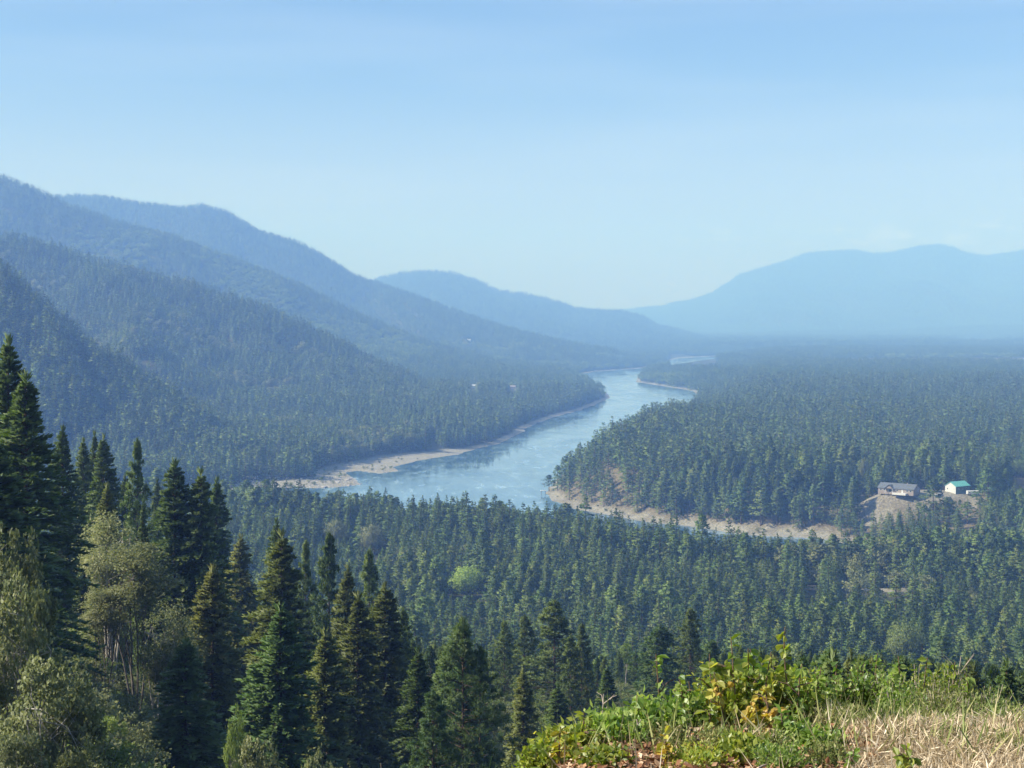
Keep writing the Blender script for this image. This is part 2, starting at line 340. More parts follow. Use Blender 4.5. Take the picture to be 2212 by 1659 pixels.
def terrain(X, Y):
    Xw = X+(fbm(X+31, Y, 26, 3)-.5)*9; Yw = Y+(fbm(X, Y+67, 34, 3)-.5)*20
    dl, dr, dn = segdist(Xw, Yw, LEFT), segdist(Xw, Yw, RIGHT), segdist(Xw, Yw, NEAR)
    ins = inside(Xw, Yw, POLY)
    far = Y > 7000
    d = np.minimum(np.minimum(dl, dr), dn)
    n1 = fbm(X, Y, 60, 3)-.5; n2 = fbm(X, Y, 420, 4)-.5
    wl, wr, wn = (1/(q+1)**4 for q in (dl, dr, dn)); W = wl+wr+wn
    # sand bay and rocky spit on the left bank
    sp = px(860, 1004)[:2]; bay = np.exp(-(((X-sp[0])/75)**2+((Y-sp[1])/150)**2))
    rp = px(670, 1043)[:2]; spit = np.exp(-(((X-rp[0])/75)**2+((Y-rp[1])/70)**2))
    dd = np.maximum(0, dl+n1*6)
    bl = (2+5*ss(CX+F0*X/np.maximum(Y, 1), 480, 560))+48*bay+22*spit
    zl = .05+np.minimum(dd, bl)*(.12-.085*np.clip(bay+spit*.6, 0, 1))+np.clip(dd-bl, 0, 60)*.16+np.clip(dd-bl-60, 0, 900)*.012+n2*8*ss(dd, 60, 300)
    dd = np.maximum(0, dr+n1*7)
    br = 8+5*ss(X, 0, 200)*(1-ss(X, 215, 245))+0*dr
    top = 27+n2*6-19*ss(Y, 3450, 3800)*(1-ss(Y, 6300, 6800))*(1-ss(X/np.maximum(Y, 1), .135, .17))
    zr = .05+np.minimum(dd, br)*.11+np.minimum(np.clip(dd-br, 0, 1e4)*(.62-.40*ss(X, 205, 245)), top)
    dd = dn
    zn = .05+np.minimum(dd, 12)*.1+np.clip(dd-12, 0, 60)*.12+n2*5*ss(dd, 80, 200)
    hs = hillside(X, Y)
    k = 6.0; zn = np.where(Y < 1250, np.maximum(np.minimum(zn, 1e3), hs*(Y < 1150)*ss(dn, 20, 140)+zn*(1-ss(dn, 20, 140))), zn)
    z = (zl*wl+zr*wr+zn*wn)/W
    z = np.where(ins, -np.clip(d*.12, 0, 3.0)-.02, z)
    z = np.where(Y < 330, hs, z)
    # mountains
    col = CX+F0*X/np.maximum(Y, 1.0)
    mt = np.zeros_like(z)
    for L in LAYERS:
        cx_ = [q[0] for q in L['c']]; cy_ = [q[1] for q in L['c']]
        Dc = np.interp(col, [q[0] for q in L['D']], [q[1] for q in L['D']])
        zc = HC+(HZ-np.interp(col, cx_, cy_))*Dc/F0-19
        Fd = L['F']+0*Dc
        if L['n'] == 'D': Fd = np.interp(col, [0, 1100, 1300, 1500], [4900, 4750, 4900, 4950])
        if L['n'] == 'A': Fd = np.interp(col, [0, 300, 560], [1420, 1450, 1480])
        z0 = 22.0
        t = (Y-Fd)/(Dc-Fd)
        zc = np.maximum(zc, z0)
        tt = np.clip(t, 0, 1); prof = tt**1.05*(1-.0)+0
        amp = (zc-z0)*L['g']
        rid = np.abs(fbm(X*1.0+Y*.35, Y*.45-X*.1, (Dc-Fd)*.34, 4)-.5)*2
        nz = (rid-.35)*amp*2.2*ss(tt, 0.02, .3)*(1-ss(tt, .72, 1.0))
        zz = z0+(zc-z0)*prof+nz
        back = np.clip(Y-Dc, 0, 1e5); zz = np.where(Y > Dc, zc-back*.30, zz)
        zz = np.where(t <= 0, -50, zz)
        zz = np.where((col < cx_[0]-400) | (col > cx_[-1]+400), -50, zz)
        mt = np.maximum(mt, zz*ss(d, 20, 220)) if L['n'] in 'ABCD' else np.maximum(mt, zz)
    mt = np.where(ins, -50, mt)
    pad = ell(X, Y, 1995, 1114, 44, 20, .55); z = z*(1-pad)+28.5*pad
    z2 = np.maximum(z, mt)
    z2 = np.where(Y > 7000, np.maximum(z2, 24+n2*6), z2)
    # colour zones
    sand = np.zeros_like(z)
    sand = np.maximum(sand, (1-ss(dl, bl+1, bl+6+8*(bay+spit)))*((wl > wr) & (wl > wn)))
    sand = np.maximum(sand, (1-ss(dr+n1*8, br-1, br+6))*((wr > wl) & (wr > wn)))
    sand = np.maximum(sand, 1-ss(dn, 6, 10))
    sand = np.where(ins & (d > 15), .5, sand*1.0); sand = np.where(ins & (d <= 15), 1.0, sand)
    sand = np.where(~ins & (wr > wl), sand*(.45+.55*ss(fbm(X, Y, 9, 2), .3, .6)), sand); sand = np.maximum(sand, .75*(Y > 4000)*clearing(X, Y)*ss(fbm(X, Y, 60, 3), .35, .6))
    sand = np.maximum(sand, .8*field(X, Y)); sand = np.maximum(sand, (Y > 740)*(Y < 960)*clearing(X, Y)); sand = np.maximum(sand, .6*(Y > 1085)*(Y < 1200)*clearing(X, Y))
    dry = np.where((wr > wl) & (wr > wn) & (dr < 420) & (Y < 2600), .85, 0.0)*(1-.9*ss(dr, 160, 420))
    dry = np.maximum(dry, .9*clearing(X, Y))
    near = 1-ss(Y, 9, 13)
    return z2, d, np.where(ins, -1.0, 1.0), sand, dry, near, wr/W, wl/W, wn/W
def field(X, Y):
    col = CX+F0*X/np.maximum(Y, 1.0)
    return ss(fbm(X, Y*.25, 420, 3), .50, .58)*ss(Y, 7600, 8000)*(1-ss(Y, 10000, 10400))*ss(col, 1600, 1850)
def ell(X, Y, x, D, rx, ry, soft=.25):
    q = np.hypot((X-pxd(x, D))/rx, (Y-D)/ry); return 1-ss(q, 1-soft, 1+soft)
HOUSE_D = 1108.0
def clearing(X, Y):
    c_ = ell(X, Y, 1995, 1117, 38, 24)
    c_ = np.maximum(c_, ell(X, Y, 1902, 1080, 15, 24)*.9)
    c_ = np.maximum(c_, ell(X, Y, 1866, 1118, 9, 34)*.9)
    c_ = np.maximum(c_, ell(X, Y, 2112, 1085, 8, 20)*.8)
    col = CX+F0*X/np.maximum(Y, 1.0)
    far_ = ss(Y, 4420, 4500)*(1-ss(Y, 5050, 5180))*ss(col, 1740, 1830)
    c_ = np.maximum(c_, far_)
    for x, D, a, b in ((1750, 806, 5, 15), (1827, 803, 4.5, 17), (1870, 800, 5, 15), (1915, 797, 4, 13), (1955, 800, 4, 12), (1700, 812, 3, 8), (2160, 905, 9, 13), (2090, 915, 7, 10), (2200, 930, 8, 12), (1660, 890, 5, 7)):
        c_ = np.maximum(c_, ell(X, Y, x, D, a, b))
    return c_

# ------------------------------------------------------------------ ground sheet
ga_ = np.concatenate([np.linspace(-.52, -.36, 40)[:-1], np.linspace(-.36, .36, 520), np.linspace(.36, .52, 40)[1:]])
gr_ = np.exp(np.linspace(math.log(24), math.log(18800), 1000))
AA, RR = np.meshgrid(ga_, gr_); GX = AA*RR; GY = RR-40
G = terrain(GX, GY)
GZ = G[0]+(fbm(GX, GY, 1.3, 3)-.5)*.18*(1-ss(GY, 20, 60))
def sample(arr, X, Y):
    rr = Y+40; fi = np.interp(X/rr, ga_, np.arange(len(ga_))); fj = np.interp(rr, gr_, np.arange(len(gr_)))
    i = np.clip(fi.astype(int), 0, len(ga_)-2); j = np.clip(fj.astype(int), 0, len(gr_)-2); u = fi-i; v = fj-j
    return (arr[j, i]*(1-u)+arr[j, i+1]*u)*(1-v)+(arr[j+1, i]*(1-u)+arr[j+1, i+1]*u)*v
def gz(x, y): return float(sample(GZ, np.array([float(x)]), np.array([float(y)]))[0])
nr, na = GX.shape
idx = np.arange(nr*na).reshape(nr, na)
Q = np.stack([idx[:-1, :-1], idx[:-1, 1:], idx[1:, 1:], idx[1:, :-1]], -1).reshape(-1, 4)
gm = mesh_quads('ground', np.stack([GX, GY, GZ], -1).reshape(-1, 3), Q, M['ground'], smooth=True)
for nm, arr in (('sand', G[3]), ('dry', G[4]), ('near', G[5])):
    at = gm.attributes.new(nm, 'FLOAT', 'POINT'); at.data.foreach_set('value', arr.astype(np.float32).ravel())
g = link(bpy.data.objects.new('ground', gm)); tag(g, 'forested valley floor, banks and mountain slopes', kind='structure')

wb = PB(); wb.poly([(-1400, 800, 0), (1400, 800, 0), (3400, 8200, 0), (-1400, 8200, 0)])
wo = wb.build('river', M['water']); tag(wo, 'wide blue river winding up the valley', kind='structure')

# ------------------------------------------------------------------ haze
hb = PB(); hb.box(-9950, 9950, -30, 18900, -5, 1180)
hm = bpy.data.materials.new('haze'); hm.use_nodes = True; ht = hm.node_tree; ht.nodes.clear()
ho = ht.nodes.new('ShaderNodeOutputMaterial'); hv = ht.nodes.new('ShaderNodeVolumePrincipled')
hv.inputs['Color'].default_value = (.245, .458, 1.0, 1); hv.inputs['Absorption Color'].default_value = (.62, .80, 1, 1); hv.inputs['Density'].default_value = HAZE_DENSITY; hv.inputs['Anisotropy'].default_value = .0
ht.links.new(hv.outputs[0], ho.inputs['Volume'])
haze = hb.build('haze', hm); tag(haze, 'thin blue summer haze filling the valley', kind='stuff')

# ------------------------------------------------------------------ tree shapes
def unit(v): return v/(np.linalg.norm(v, axis=-1, keepdims=True)+1e-9)
def conifer(seed, h=20., r=3.4, nb=80, nk=7, tl=.95, tw=.38, base=.10, kind='fir', gap=0.0, pw=.85, irr=.22, droop=.22, trunk_r=None, sides=5, skew=0.0, tj=.40):
    g = np.random.default_rng(seed)
    t = base+(1-base)*np.sort((np.arange(nb)+g.normal(0, 2.5, nb))/nb); t = np.clip(t, base, .99); t = t[t < .985]; nb = len(t)
    az = np.arange(nb)*2.39996+g.random(nb)*1.1
    if kind == 'fir':
        rad = r*((1-t)/(1-base))**pw*(.62+.38*np.minimum(1, (t-base)*9+.25))
        rise = np.interp(t, [0, .5, .85, 1], [-.08, .06, .45, .9])
    else:
        q = (t-base)/(1-base)
        rad = r*np.clip(np.sin(np.pi*np.clip(.10+.90*q, 0, 1)**.62)**.7, 0, 1)*(1-.50*q)*1.2+.12
        rise = np.interp(q, [0, .5, .85, 1], [.02, .22, .6, 1.0])
    lump = 1+irr*np.sin(az*1.0+t*11+seed)+irr*.7*np.sin(az*2+t*23+seed*2)
    rad = rad*lump*(1-irr+2*irr*g.random(nb)**.8)
    if gap > 0:
        drop = g.random(nb) < gap; rad = np.where(drop & (t < .8), rad*.35, rad)
    lean = skew*h*(t**2)
    O = np.stack([lean*0+lean*.6, lean*.3, t*h], -1)
    dr = np.stack([np.cos(az), np.sin(az), rise+g.normal(0, .20, nb)], -1); dr = unit(dr)
    btint = g.random(nb)
    # points along branches
    bi = np.repeat(np.arange(nb), nk)
    if kind == 'fir':
        s = g.random(nb*nk)**.75*.93+.07
    else:
        s = .42+.58*g.random(nb*nk)**.7
    B = dr[bi]; Lb = rad[bi]
    P = O[bi]+B*(Lb*s)[:, None]; P[:, 2] -= droop*Lb*s*s
    hz = unit(np.stack([-B[:, 1], B[:, 0], 0*B[:, 0]], -1))
    if kind == 'fir':
        sg = np.where(g.random(len(s)) < .5, -1, 1)*(.35+.75*g.random(len(s))); sg = np.where(s > .93, sg*.2, sg)
        Dk = unit(B+hz*sg[:, None]+np.array([0, 0, 1])*(g.random(len(s))*1.0-.45)[:, None])
        L = tl*(.55+.75*g.random(len(s)))*(1.15-.45*s)*np.minimum(1, .35+Lb/(r*.6)); Wd = tw*(.6+.8*g.random(len(s)))*np.minimum(1, .5+Lb/r)
        N = unit(np.stack([g.normal(0, .85, len(s)), g.normal(0, .85, len(s)), np.ones(len(s))], -1))
    else:
        ncl = 3
        cid = g.integers(0, ncl, len(s)); cs = np.stack([.52+.1*g.random(nb), .78+.08*g.random(nb), 1+0*g.random(nb)], 1)[bi, cid]
        off = (g.random((nb, ncl))-.5)[bi, cid]*.5
        Cc = O[bi]+B*(Lb*cs)[:, None]+hz*(off*Lb)[:, None]; Cc[:, 2] -= droop*.4*Lb*cs*cs
        Dk = unit(g.normal(0, 1, (len(s), 3))+B*.9+np.array([0, 0, .45]))
        P = Cc+Dk*(.08*tl); L = tl*(.7+.6*g.random(len(s))); Wd = tw*(.7+.6*g.random(len(s)))
        N = unit(g.normal(0, 1, (len(s), 3)))
    tint = np.clip(btint[bi]*(.85-tj)+g.random(len(s))*tj+.15*s, 0, 1)
    # leader
    nl = max(4, nk//2); P2 = np.tile(O[-1], (nl, 1)); P2[:, 2] += g.random(nl)*h*.02
    D2 = unit(np.stack([g.normal(0, .35, nl), g.normal(0, .35, nl), np.ones(nl)], -1))
    V, Qk = kites(np.concatenate([P, P2]), np.concatenate([Dk, D2]), np.concatenate([N, unit(g.normal(0, 1, (nl, 3)))]),
                  np.concatenate([L, np.full(nl, h*.03+tl*.3)]), np.concatenate([Wd, np.full(nl, tw*.6)]), fold=-.18 if kind == 'fir' else 0)
    tint = np.concatenate([tint, np.full(nl, .6)])
    tr = trunk_r or h*.011
    zz = np.linspace(-.8, h*.985, 8); ln = skew*h*(np.clip(zz/h, 0, 1)**2)
    TV = [tube(np.stack([ln*.6, ln*.3, zz], -1), np.linspace(tr, tr*.12, 8)*np.array([1.25]+[1]*7), sides)]
    if nk >= 20:
        for i in range(nb):
            if rad[i] < .35: continue
            q = np.array([0, .5, .95]); pts = O[i]+dr[i]*(rad[i]*q)[:, None]; pts[:, 2] -= droop*rad[i]*q*q
            TV.append(tube(pts, [tr*.22, tr*.14, tr*.06], 3))
    return (V, Qk, tint), joinq(TV)
def broadleaf(seed, h=12., lobes=None, nclump=90, nleaf=26, leaf=.32, trunks=None, tr=.18, cs=.75, flat=.75):
    g = np.random.default_rng(seed)
    if lobes is None:
        lobes = [(0, 0, .62, .30, .34)]+[(g.normal(0, .16), g.normal(0, .16), .45+.35*g.random(), .20, .20) for _ in range(5)]
    Cs = []
    for i in range(nclump):
        lx, ly, lz, lr, lh = lobes[g.integers(0, len(lobes))]
        d = unit(g.normal(0, 1, 3)); d[2] = d[2] if g.random() < .25 else abs(d[2])
        q = g.random()**.35
        Cs.append([(lx+d[0]*lr*q)*h, (ly+d[1]*lr*q)*h, (lz+d[2]*lh*q)*h])
    Cs = np.array(Cs); n = nclump*nleaf; ci = np.repeat(np.arange(nclump), nleaf)
    csz = cs*(.6+.8*g.random(nclump))
    P = Cs[ci]+g.normal(0, .5, (n, 3))*np.array([1, 1, flat])*csz[ci][:, None]
    D = unit(g.normal(0, 1, (n, 3))+np.array([0, 0, -.25])); N = unit(g.normal(0, .8, (n, 3))+np.array([0, 0, .9]))
    V, Qk = kites(P, D, N, leaf*(.6+.8*g.random(n)), leaf*.75*(.6+.8*g.random(n)))
    tint = np.clip(g.random(nclump)[ci]*.45+g.random(n)*.55, 0, 1)
    TV = []
    trunks = trunks or [(0, 0, 0, 0, .55)]
    tops = []
    for (bx, by, tx, ty, th) in trunks:
        k = np.linspace(0, 1, 7)
        wob = np.cumsum(g.normal(0, .012*h, (7, 2)), 0)*k[:, None]
        pts = np.stack([(bx+(tx-bx)*k)*h+wob[:, 0], (by+(ty-by)*k)*h+wob[:, 1], -.6+(th*h+.6)*k], -1)
        TV.append(tube(pts, np.linspace(tr, tr*.45, 7), 6)); tops.append(pts)
    for i in range(0, nclump, 3):
        tp = tops[g.integers(0, len(tops))]; a = tp[g.integers(3, 7)]; b = Cs[i]; m = (a+b)/2+g.normal(0, .03*h, 3)+np.array([0, 0, .02*h])
        TV.append(tube([a, m, b], [tr*.32, tr*.2, tr*.06], 3))
    return (V, Qk, tint), joinq(TV)

PROTO = {}
def proto(key, shape, mcrown, mtrunk, mix=.75, zc=None):
    (V, Qk, ti), (TV, TQ) = shape
    Qk, NV = crown_normals(V, Qk, mix, zc)
    TN = np.stack([TV[:, 0], TV[:, 1], TV[:, 2]*0+.01], -1); TN = unit(TN)
    V2, Q2 = joinq([(V, Qk), (TV, TQ)])
    d = dict(crown=mesh_quads(key+'_crown', V, Qk, mcrown, tint=ti, nrm=NV), trunk=mesh_quads(key+'_trunk', TV, TQ, mtrunk, smooth=True))
    d['both'] = mesh_quads(key+'_whole', V2, Q2, [mcrown, mtrunk], tint=np.concatenate([ti, np.full(len(TQ), .5)]),
                           mi=np.concatenate([np.zeros(len(Qk), int), np.ones(len(TQ), int)]), nrm=np.concatenate([NV, TN]))
    PROTO[key] = d; return d
for i in range(4):
    proto(f'mid_fir{i}', conifer(20+i, 20, [2.9, 3.3, 2.6, 3.1][i], 96, 9, .98, .44, tj=.12, base=[.06, .1, .14, .08][i], pw=[.8, .9, .75, .85][i]), M['forest'], M['bark'])
    proto(f'mid_pine{i}', conifer(40+i, 20, [2.3, 2.6, 2.1, 2.5][i], 66, 13, .84, .44, tj=.12, base=[.22, .3, .16, .35][i], kind='pine', irr=.28, gap=.1), M['forest'], M['bark'])
    proto(f'low_fir{i}', conifer(60+i, 20, [3.0, 3.4, 2.7, 2.5][i], 46, 4, 1.5, .80, tj=.15, base=.1, kind='fir', sides=3), M['forest_far'], M['bark'])
for i in range(3):
    proto(f'low_decid{i}', broadleaf(80+i, 12, nclump=70, nleaf=9, leaf=.75, cs=1.1), M['decid_pale'], M['bark_grey'], mix=.6, zc=6)
# far groves: seven conifers sharing one mesh
def grove(seed, n=8, size=17.):
    g = np.random.default_rng(seed); Vs = []; ts = []; Ns = []
    for i in range(n):
        x, y = (g.random(2)-.5)*size; hh = 15+9*g.random()
        (V, Qk, ti), _ = conifer(seed*50+i, hh, 2.3+.9*g.random(), 22, 3, 2.3, 1.3, base=.08)
        Qk, NV = crown_normals(V, Qk, .8); Ns.append(NV); Vs.append((V+np.array([x, y, -2.5]), Qk)); ts.append(np.clip(ti*.6+g.random()*.4, 0, 1))
    V, Qk = joinq(Vs); return mesh_quads('far_grove', V, Qk, M['forest_far'], tint=np.concatenate(ts), nrm=np.concatenate(Ns))
GROVES = [grove(200+i) for i in range(5)]
def leafy_grove(seed):
    g = np.random.default_rng(seed); Vs = []; ts = []
    for i in range(5):
        x, y = (g.random(2)-.5)*15; (V, Qk, ti), _ = broadleaf(seed*9+i, 11+5*g.random(), nclump=26, nleaf=4, leaf=2.0, cs=1.4)
        Vs.append((V+np.array([x, y, -2]), Qk)); ts.append(ti)
    V, Qk = joinq(Vs); return mesh_quads('leafy_grove', V, Qk, M['decid'], tint=np.concatenate(ts))
GROVES += [leafy_grove(230+i) for i in range(2)]

def instancer(name, pts, sc, rot, idx, meshes, label, kind='stuff', hs=None):
    """one object that shows meshes[idx] at every point"""
    me = bpy.data.meshes.new(name); n = len(pts)
    me.vertices.add(n); me.vertices.foreach_set('co', np.ascontiguousarray(pts, np.float32).ravel())
    for nm, ty, arr in (('s', 'FLOAT_VECTOR', sc), ('r', 'FLOAT_VECTOR', rot)):
        a = me.attributes.new(nm, ty, 'POINT'); a.data.foreach_set('vector', np.ascontiguousarray(arr, np.float32).ravel())
    a = me.attributes.new('k', 'INT', 'POINT'); a.data.foreach_set('value', np.ascontiguousarray(idx, np.int32))
    ob = link(bpy.data.objects.new(name, me)); tag(ob, label, kind=kind)
    colx = bpy.data.collections.new(name+'_kinds')
    for i, m in enumerate(meshes):
        colx.objects.link(bpy.data.objects.new(f'{name}_kind_{i:02d}', m))
    ng = bpy.data.node_groups.new(name, 'GeometryNodeTree')
    ng.interface.new_socket('Geometry', in_out='INPUT', socket_type='NodeSocketGeometry')
    ng.interface.new_socket('Geometry', in_out='OUTPUT', socket_type='NodeSocketGeometry')
    gi = ng.nodes.new('NodeGroupInput'); go = ng.nodes.new('NodeGroupOutput')
    ip = ng.nodes.new('GeometryNodeInstanceOnPoints'); ci = ng.nodes.new('GeometryNodeCollectionInfo')
    ci.inputs['Collection'].default_value = colx; ci.inputs['Separate Children'].default_value = True; ci.inputs['Reset Children'].default_value = True
    def na(nm, ty):
        a = ng.nodes.new('GeometryNodeInputNamedAttribute'); a.data_type = ty; a.inputs['Name'].default_value = nm; return a.outputs['Attribute']
    ip.inputs['Pick Instance'].default_value = True
    L_ = ng.links.new
    L_(gi.outputs[0], ip.inputs['Points']); L_(ci.outputs[0], ip.inputs['Instance']); L_(na('k', 'INT'), ip.inputs['Instance Index'])
    er = ng.nodes.new('FunctionNodeEulerToRotation'); L_(na('r', 'FLOAT_VECTOR'), er.inputs[0]); L_(er.outputs[0], ip.inputs['Rotation'])
    L_(na('s', 'FLOAT_VECTOR'), ip.inputs['Scale']); L_(ip.outputs[0], go.inputs[0])
    md = ob.modifiers.new('scatter', 'NODES'); md.node_group = ng
    return ob

# ------------------------------------------------------------------ what can be seen of the ground from near the camera
va = np.linspace(-.52, .52, 400); vy = np.exp(np.linspace(math.log(12), math.log(18700), 520))
VA, VY = np.meshgrid(va, vy); VX = VA*VY
okx = np.abs(VX/(VY+40)) < .519
VZ = sample(GZ, VX, VY); EL = (VZ-HC)/VY
CM = np.maximum.accumulate(EL, axis=0)
def visible(X, Y, top, tol=.004):
    fi = np.clip(np.interp(X/Y, va, np.arange(len(va))).round().astype(int), 0, len(va)-1)
    fj = np.clip(np.interp(Y, vy, np.arange(len(vy))).astype(int)-1, 0, len(vy)-1)
    return (top-HC)/Y > CM[fj, fi]-tol
def hit(col, row):
    """where the ground is seen at this grid column and row"""
    D = np.exp(np.linspace(math.log(150), math.log(16000), 6000)); X = (col-CX)/F0*D
    el = (sample(GZ, X, D)-HC)/D; k = np.argmax(el > -(row-HZ)/F0-1e-6); return float(X[k]), float(D[k]), gz(X[k], D[k])

# ------------------------------------------------------------------ single trees that stand out: kind, column, row of the tip, distance, crown width in columns, tone, label
HERO = [
 ('fir', 18, 738, 132, 150, 'fir_dark', 'dark fir at the left edge whose pointed tip rises highest of all'),
 ('fir', 56, 815, 122, 205, 'fir', 'huge broad olive-green fir whose upper branches cover the blue hillside'),
 ('fir', -12, 950, 100, 200, 'fir_green', 'bright green fir cut off by the picture edge under the two tallest firs'),
 ('fir', 136, 926, 190, 74, 'fir', 'pale fir showing just beyond the shoulder of the huge olive-green fir'),
 ('fir', 180, 952, 235, 52, 'fir_dark', 'small dark fir, first of the row of tips beyond the pale fir'),
 ('fir', 204, 938, 250, 48, 'fir_dark', 'slim pointed fir in the middle of three close tips'),
 ('fir', 223, 946, 225, 62, 'fir', 'fir with drooping boughs beside the slim pointed fir'),
 ('pine', 296, 953, 215, 52, 'fir_dark', 'tall narrow pine standing alone against the hazy blue slope'),
 ('fir', 231, 1050, 165, 66, 'fir_olive', 'young olive fir just above the yellow-green birch crowns'),
 ('fir', 309, 1086, 175, 34, 'fir_dark', 'little dark fir tip poking out behind the birch crowns'),
 ('fir', 270, 1030, 250, 48, 'fir', 'soft green fir below the tall narrow pine'),
 ('fir', 340, 1040, 300, 44, 'fir', 'distant small fir between the lone pine and the twin firs'),
 ('fir', 378, 1003, 178, 118, 'fir_dark', 'sharp-tipped fir, taller of the dark twin firs'),
 ('fir', 434, 1022, 178, 124, 'fir_dark', 'round-topped fir, the broader of the dark twin firs'),
 ('fir', 468, 1040, 240, 64, 'fir', 'grey-green fir half hidden behind the dark twin firs'),
 ('fir', 520, 1160, 235, 76, 'fir_olive', 'dull olive fir in the gap before the yellow-tipped fir'),
 ('fir', 459, 1228, 138, 112, 'fir_olive', 'fir with sunlit upswept branch tips below the dark twin firs'),
 ('fir', 609, 1156, 150, 146, 'fir_olive', 'big yellowish fir with brown cones at its top'),
 ('fir', 598, 1130, 230, 60, 'fir', 'green fir tip rising just behind the big yellowish fir'),
 ('fir', 605, 1310, 112, 190, 'fir_green', 'fresh green fir standing in front of the big yellowish fir'),
 ('fir', 401, 1384, 102, 128, 'fir_green', 'spindly dark green fir with a bare straight trunk line'),
 ('pine', 711, 1152, 205, 58, 'fir_dark', 'dark bushy pine right of the big yellowish fir'),
 ('pine', 660, 1172, 215, 46, 'fir_dark', 'slim dark pine between the yellowish fir and the bushy pine'),
 ('pine', 797, 1192, 225, 52, 'fir_dark', 'round-crowned dark pine in front of the pale cottonwoods'),
 ('fir', 752, 1228, 170, 84, 'fir_olive', 'yellow-green fir behind the two olive firs'),
 ('fir', 773, 1288, 142, 122, 'fir_olive', 'tall olive fir, thickest of the cluster left of the big pine'),
 ('fir', 832, 1268, 158, 104, 'fir_olive', 'brownish fir with a narrow pointed top beside the tall olive fir'),
 ('fir', 702, 1364, 120, 130, 'fir_olive', 'olive fir at the foot of the cluster, next to the fresh green fir'),
 ('pine', 872, 1318, 190, 52, 'fir', 'thin green pine between the brownish fir and the big pine'),
 ('fir', 903, 1405, 125, 100, 'fir', 'green fir with feathery branches just left of the big pine'),
 ('bigpine', 1000, 1338, 105, 142, 'pine', 'big dark ponderosa pine with tufted needle clusters and two tops'),
 ('bigpine', 935, 1490, 92, 120, 'pine', 'young pale-needled pine at the foot of the big dark pine'),
 ('fir', 1130, 1448, 140, 66, 'fir_olive', 'small yellow-olive fir standing alone to the right of the big pine'),
 ('pine', 1198, 1296, 235, 78, 'fir_dark', 'tall dark gappy conifer with a thin leaning tip'),
 ('pine', 1090, 1342, 260, 44, 'fir_dark', 'dark slender pine close behind the big pine'),
 ('pine', 1132, 1330, 270, 46, 'fir', 'grey-green pine between the slender pine and the gappy conifer'),
 ('pine', 1233, 1372, 215, 42, 'fir_dark', 'left one of two near-black slim pines beside the gappy conifer'),
 ('pine', 1257, 1348, 225, 44, 'fir_dark', 'right one of two near-black slim pines beside the gappy conifer'),
 ('fir', 1205, 1482, 165, 60, 'fir', 'low green fir below the two near-black slim pines'),
 ('pine', 1425, 1352, 230, 84, 'pine', 'broad dark pine left of the yellow-leaved saplings'),
 ('pine', 1492, 1315, 250, 58, 'fir_dark', 'pointed dark pine rising behind the yellow-leaved saplings'),
 ('pine', 1540, 1385, 215, 52, 'pine', 'small dark pine partly behind the yellow-leaved saplings'),
 ('fir', 1310, 1440, 190, 46, 'fir', 'small fir between the slim black pines and the weedy bank'),
 ('farpine', 2016, 1036, 1046, 34, 'forest', 'pine standing between the grey house and the green-roofed shop'),
 ('farpine', 2050, 1074, 1040, 26, 'forest', 'short pine in front of the green-roofed shop'),
 ('farpine', 2090, 1084, 1035, 24, 'forest', 'low pine in front of the white trailer'),
 ('farpine', 2135, 1012, 1065, 34, 'forest', 'pine close beside the white trailer'),
 ('farpine', 1186, 1026, 1372, 16, 'forest', 'little pine nearest the tip of the headland'),
 ('farpine', 1205, 1005, 1385, 15, 'forest', 'slim pine just behind the headland tip'),
 ('farpine', 1222, 985, 1405, 17, 'forest', 'long-trunked pine on the headland, crown seen against the water'),
 ('farpine', 1238, 985, 1402, 14, 'forest', 'second long-trunked pine along the headland crest'),
 ('farpine', 1252, 978, 1408, 15, 'forest', 'third long-trunked pine along the headland crest'),
 ('farpine', 1282, 950, 1440, 20, 'forest', 'pine where the open headland meets the dense wood'),
]
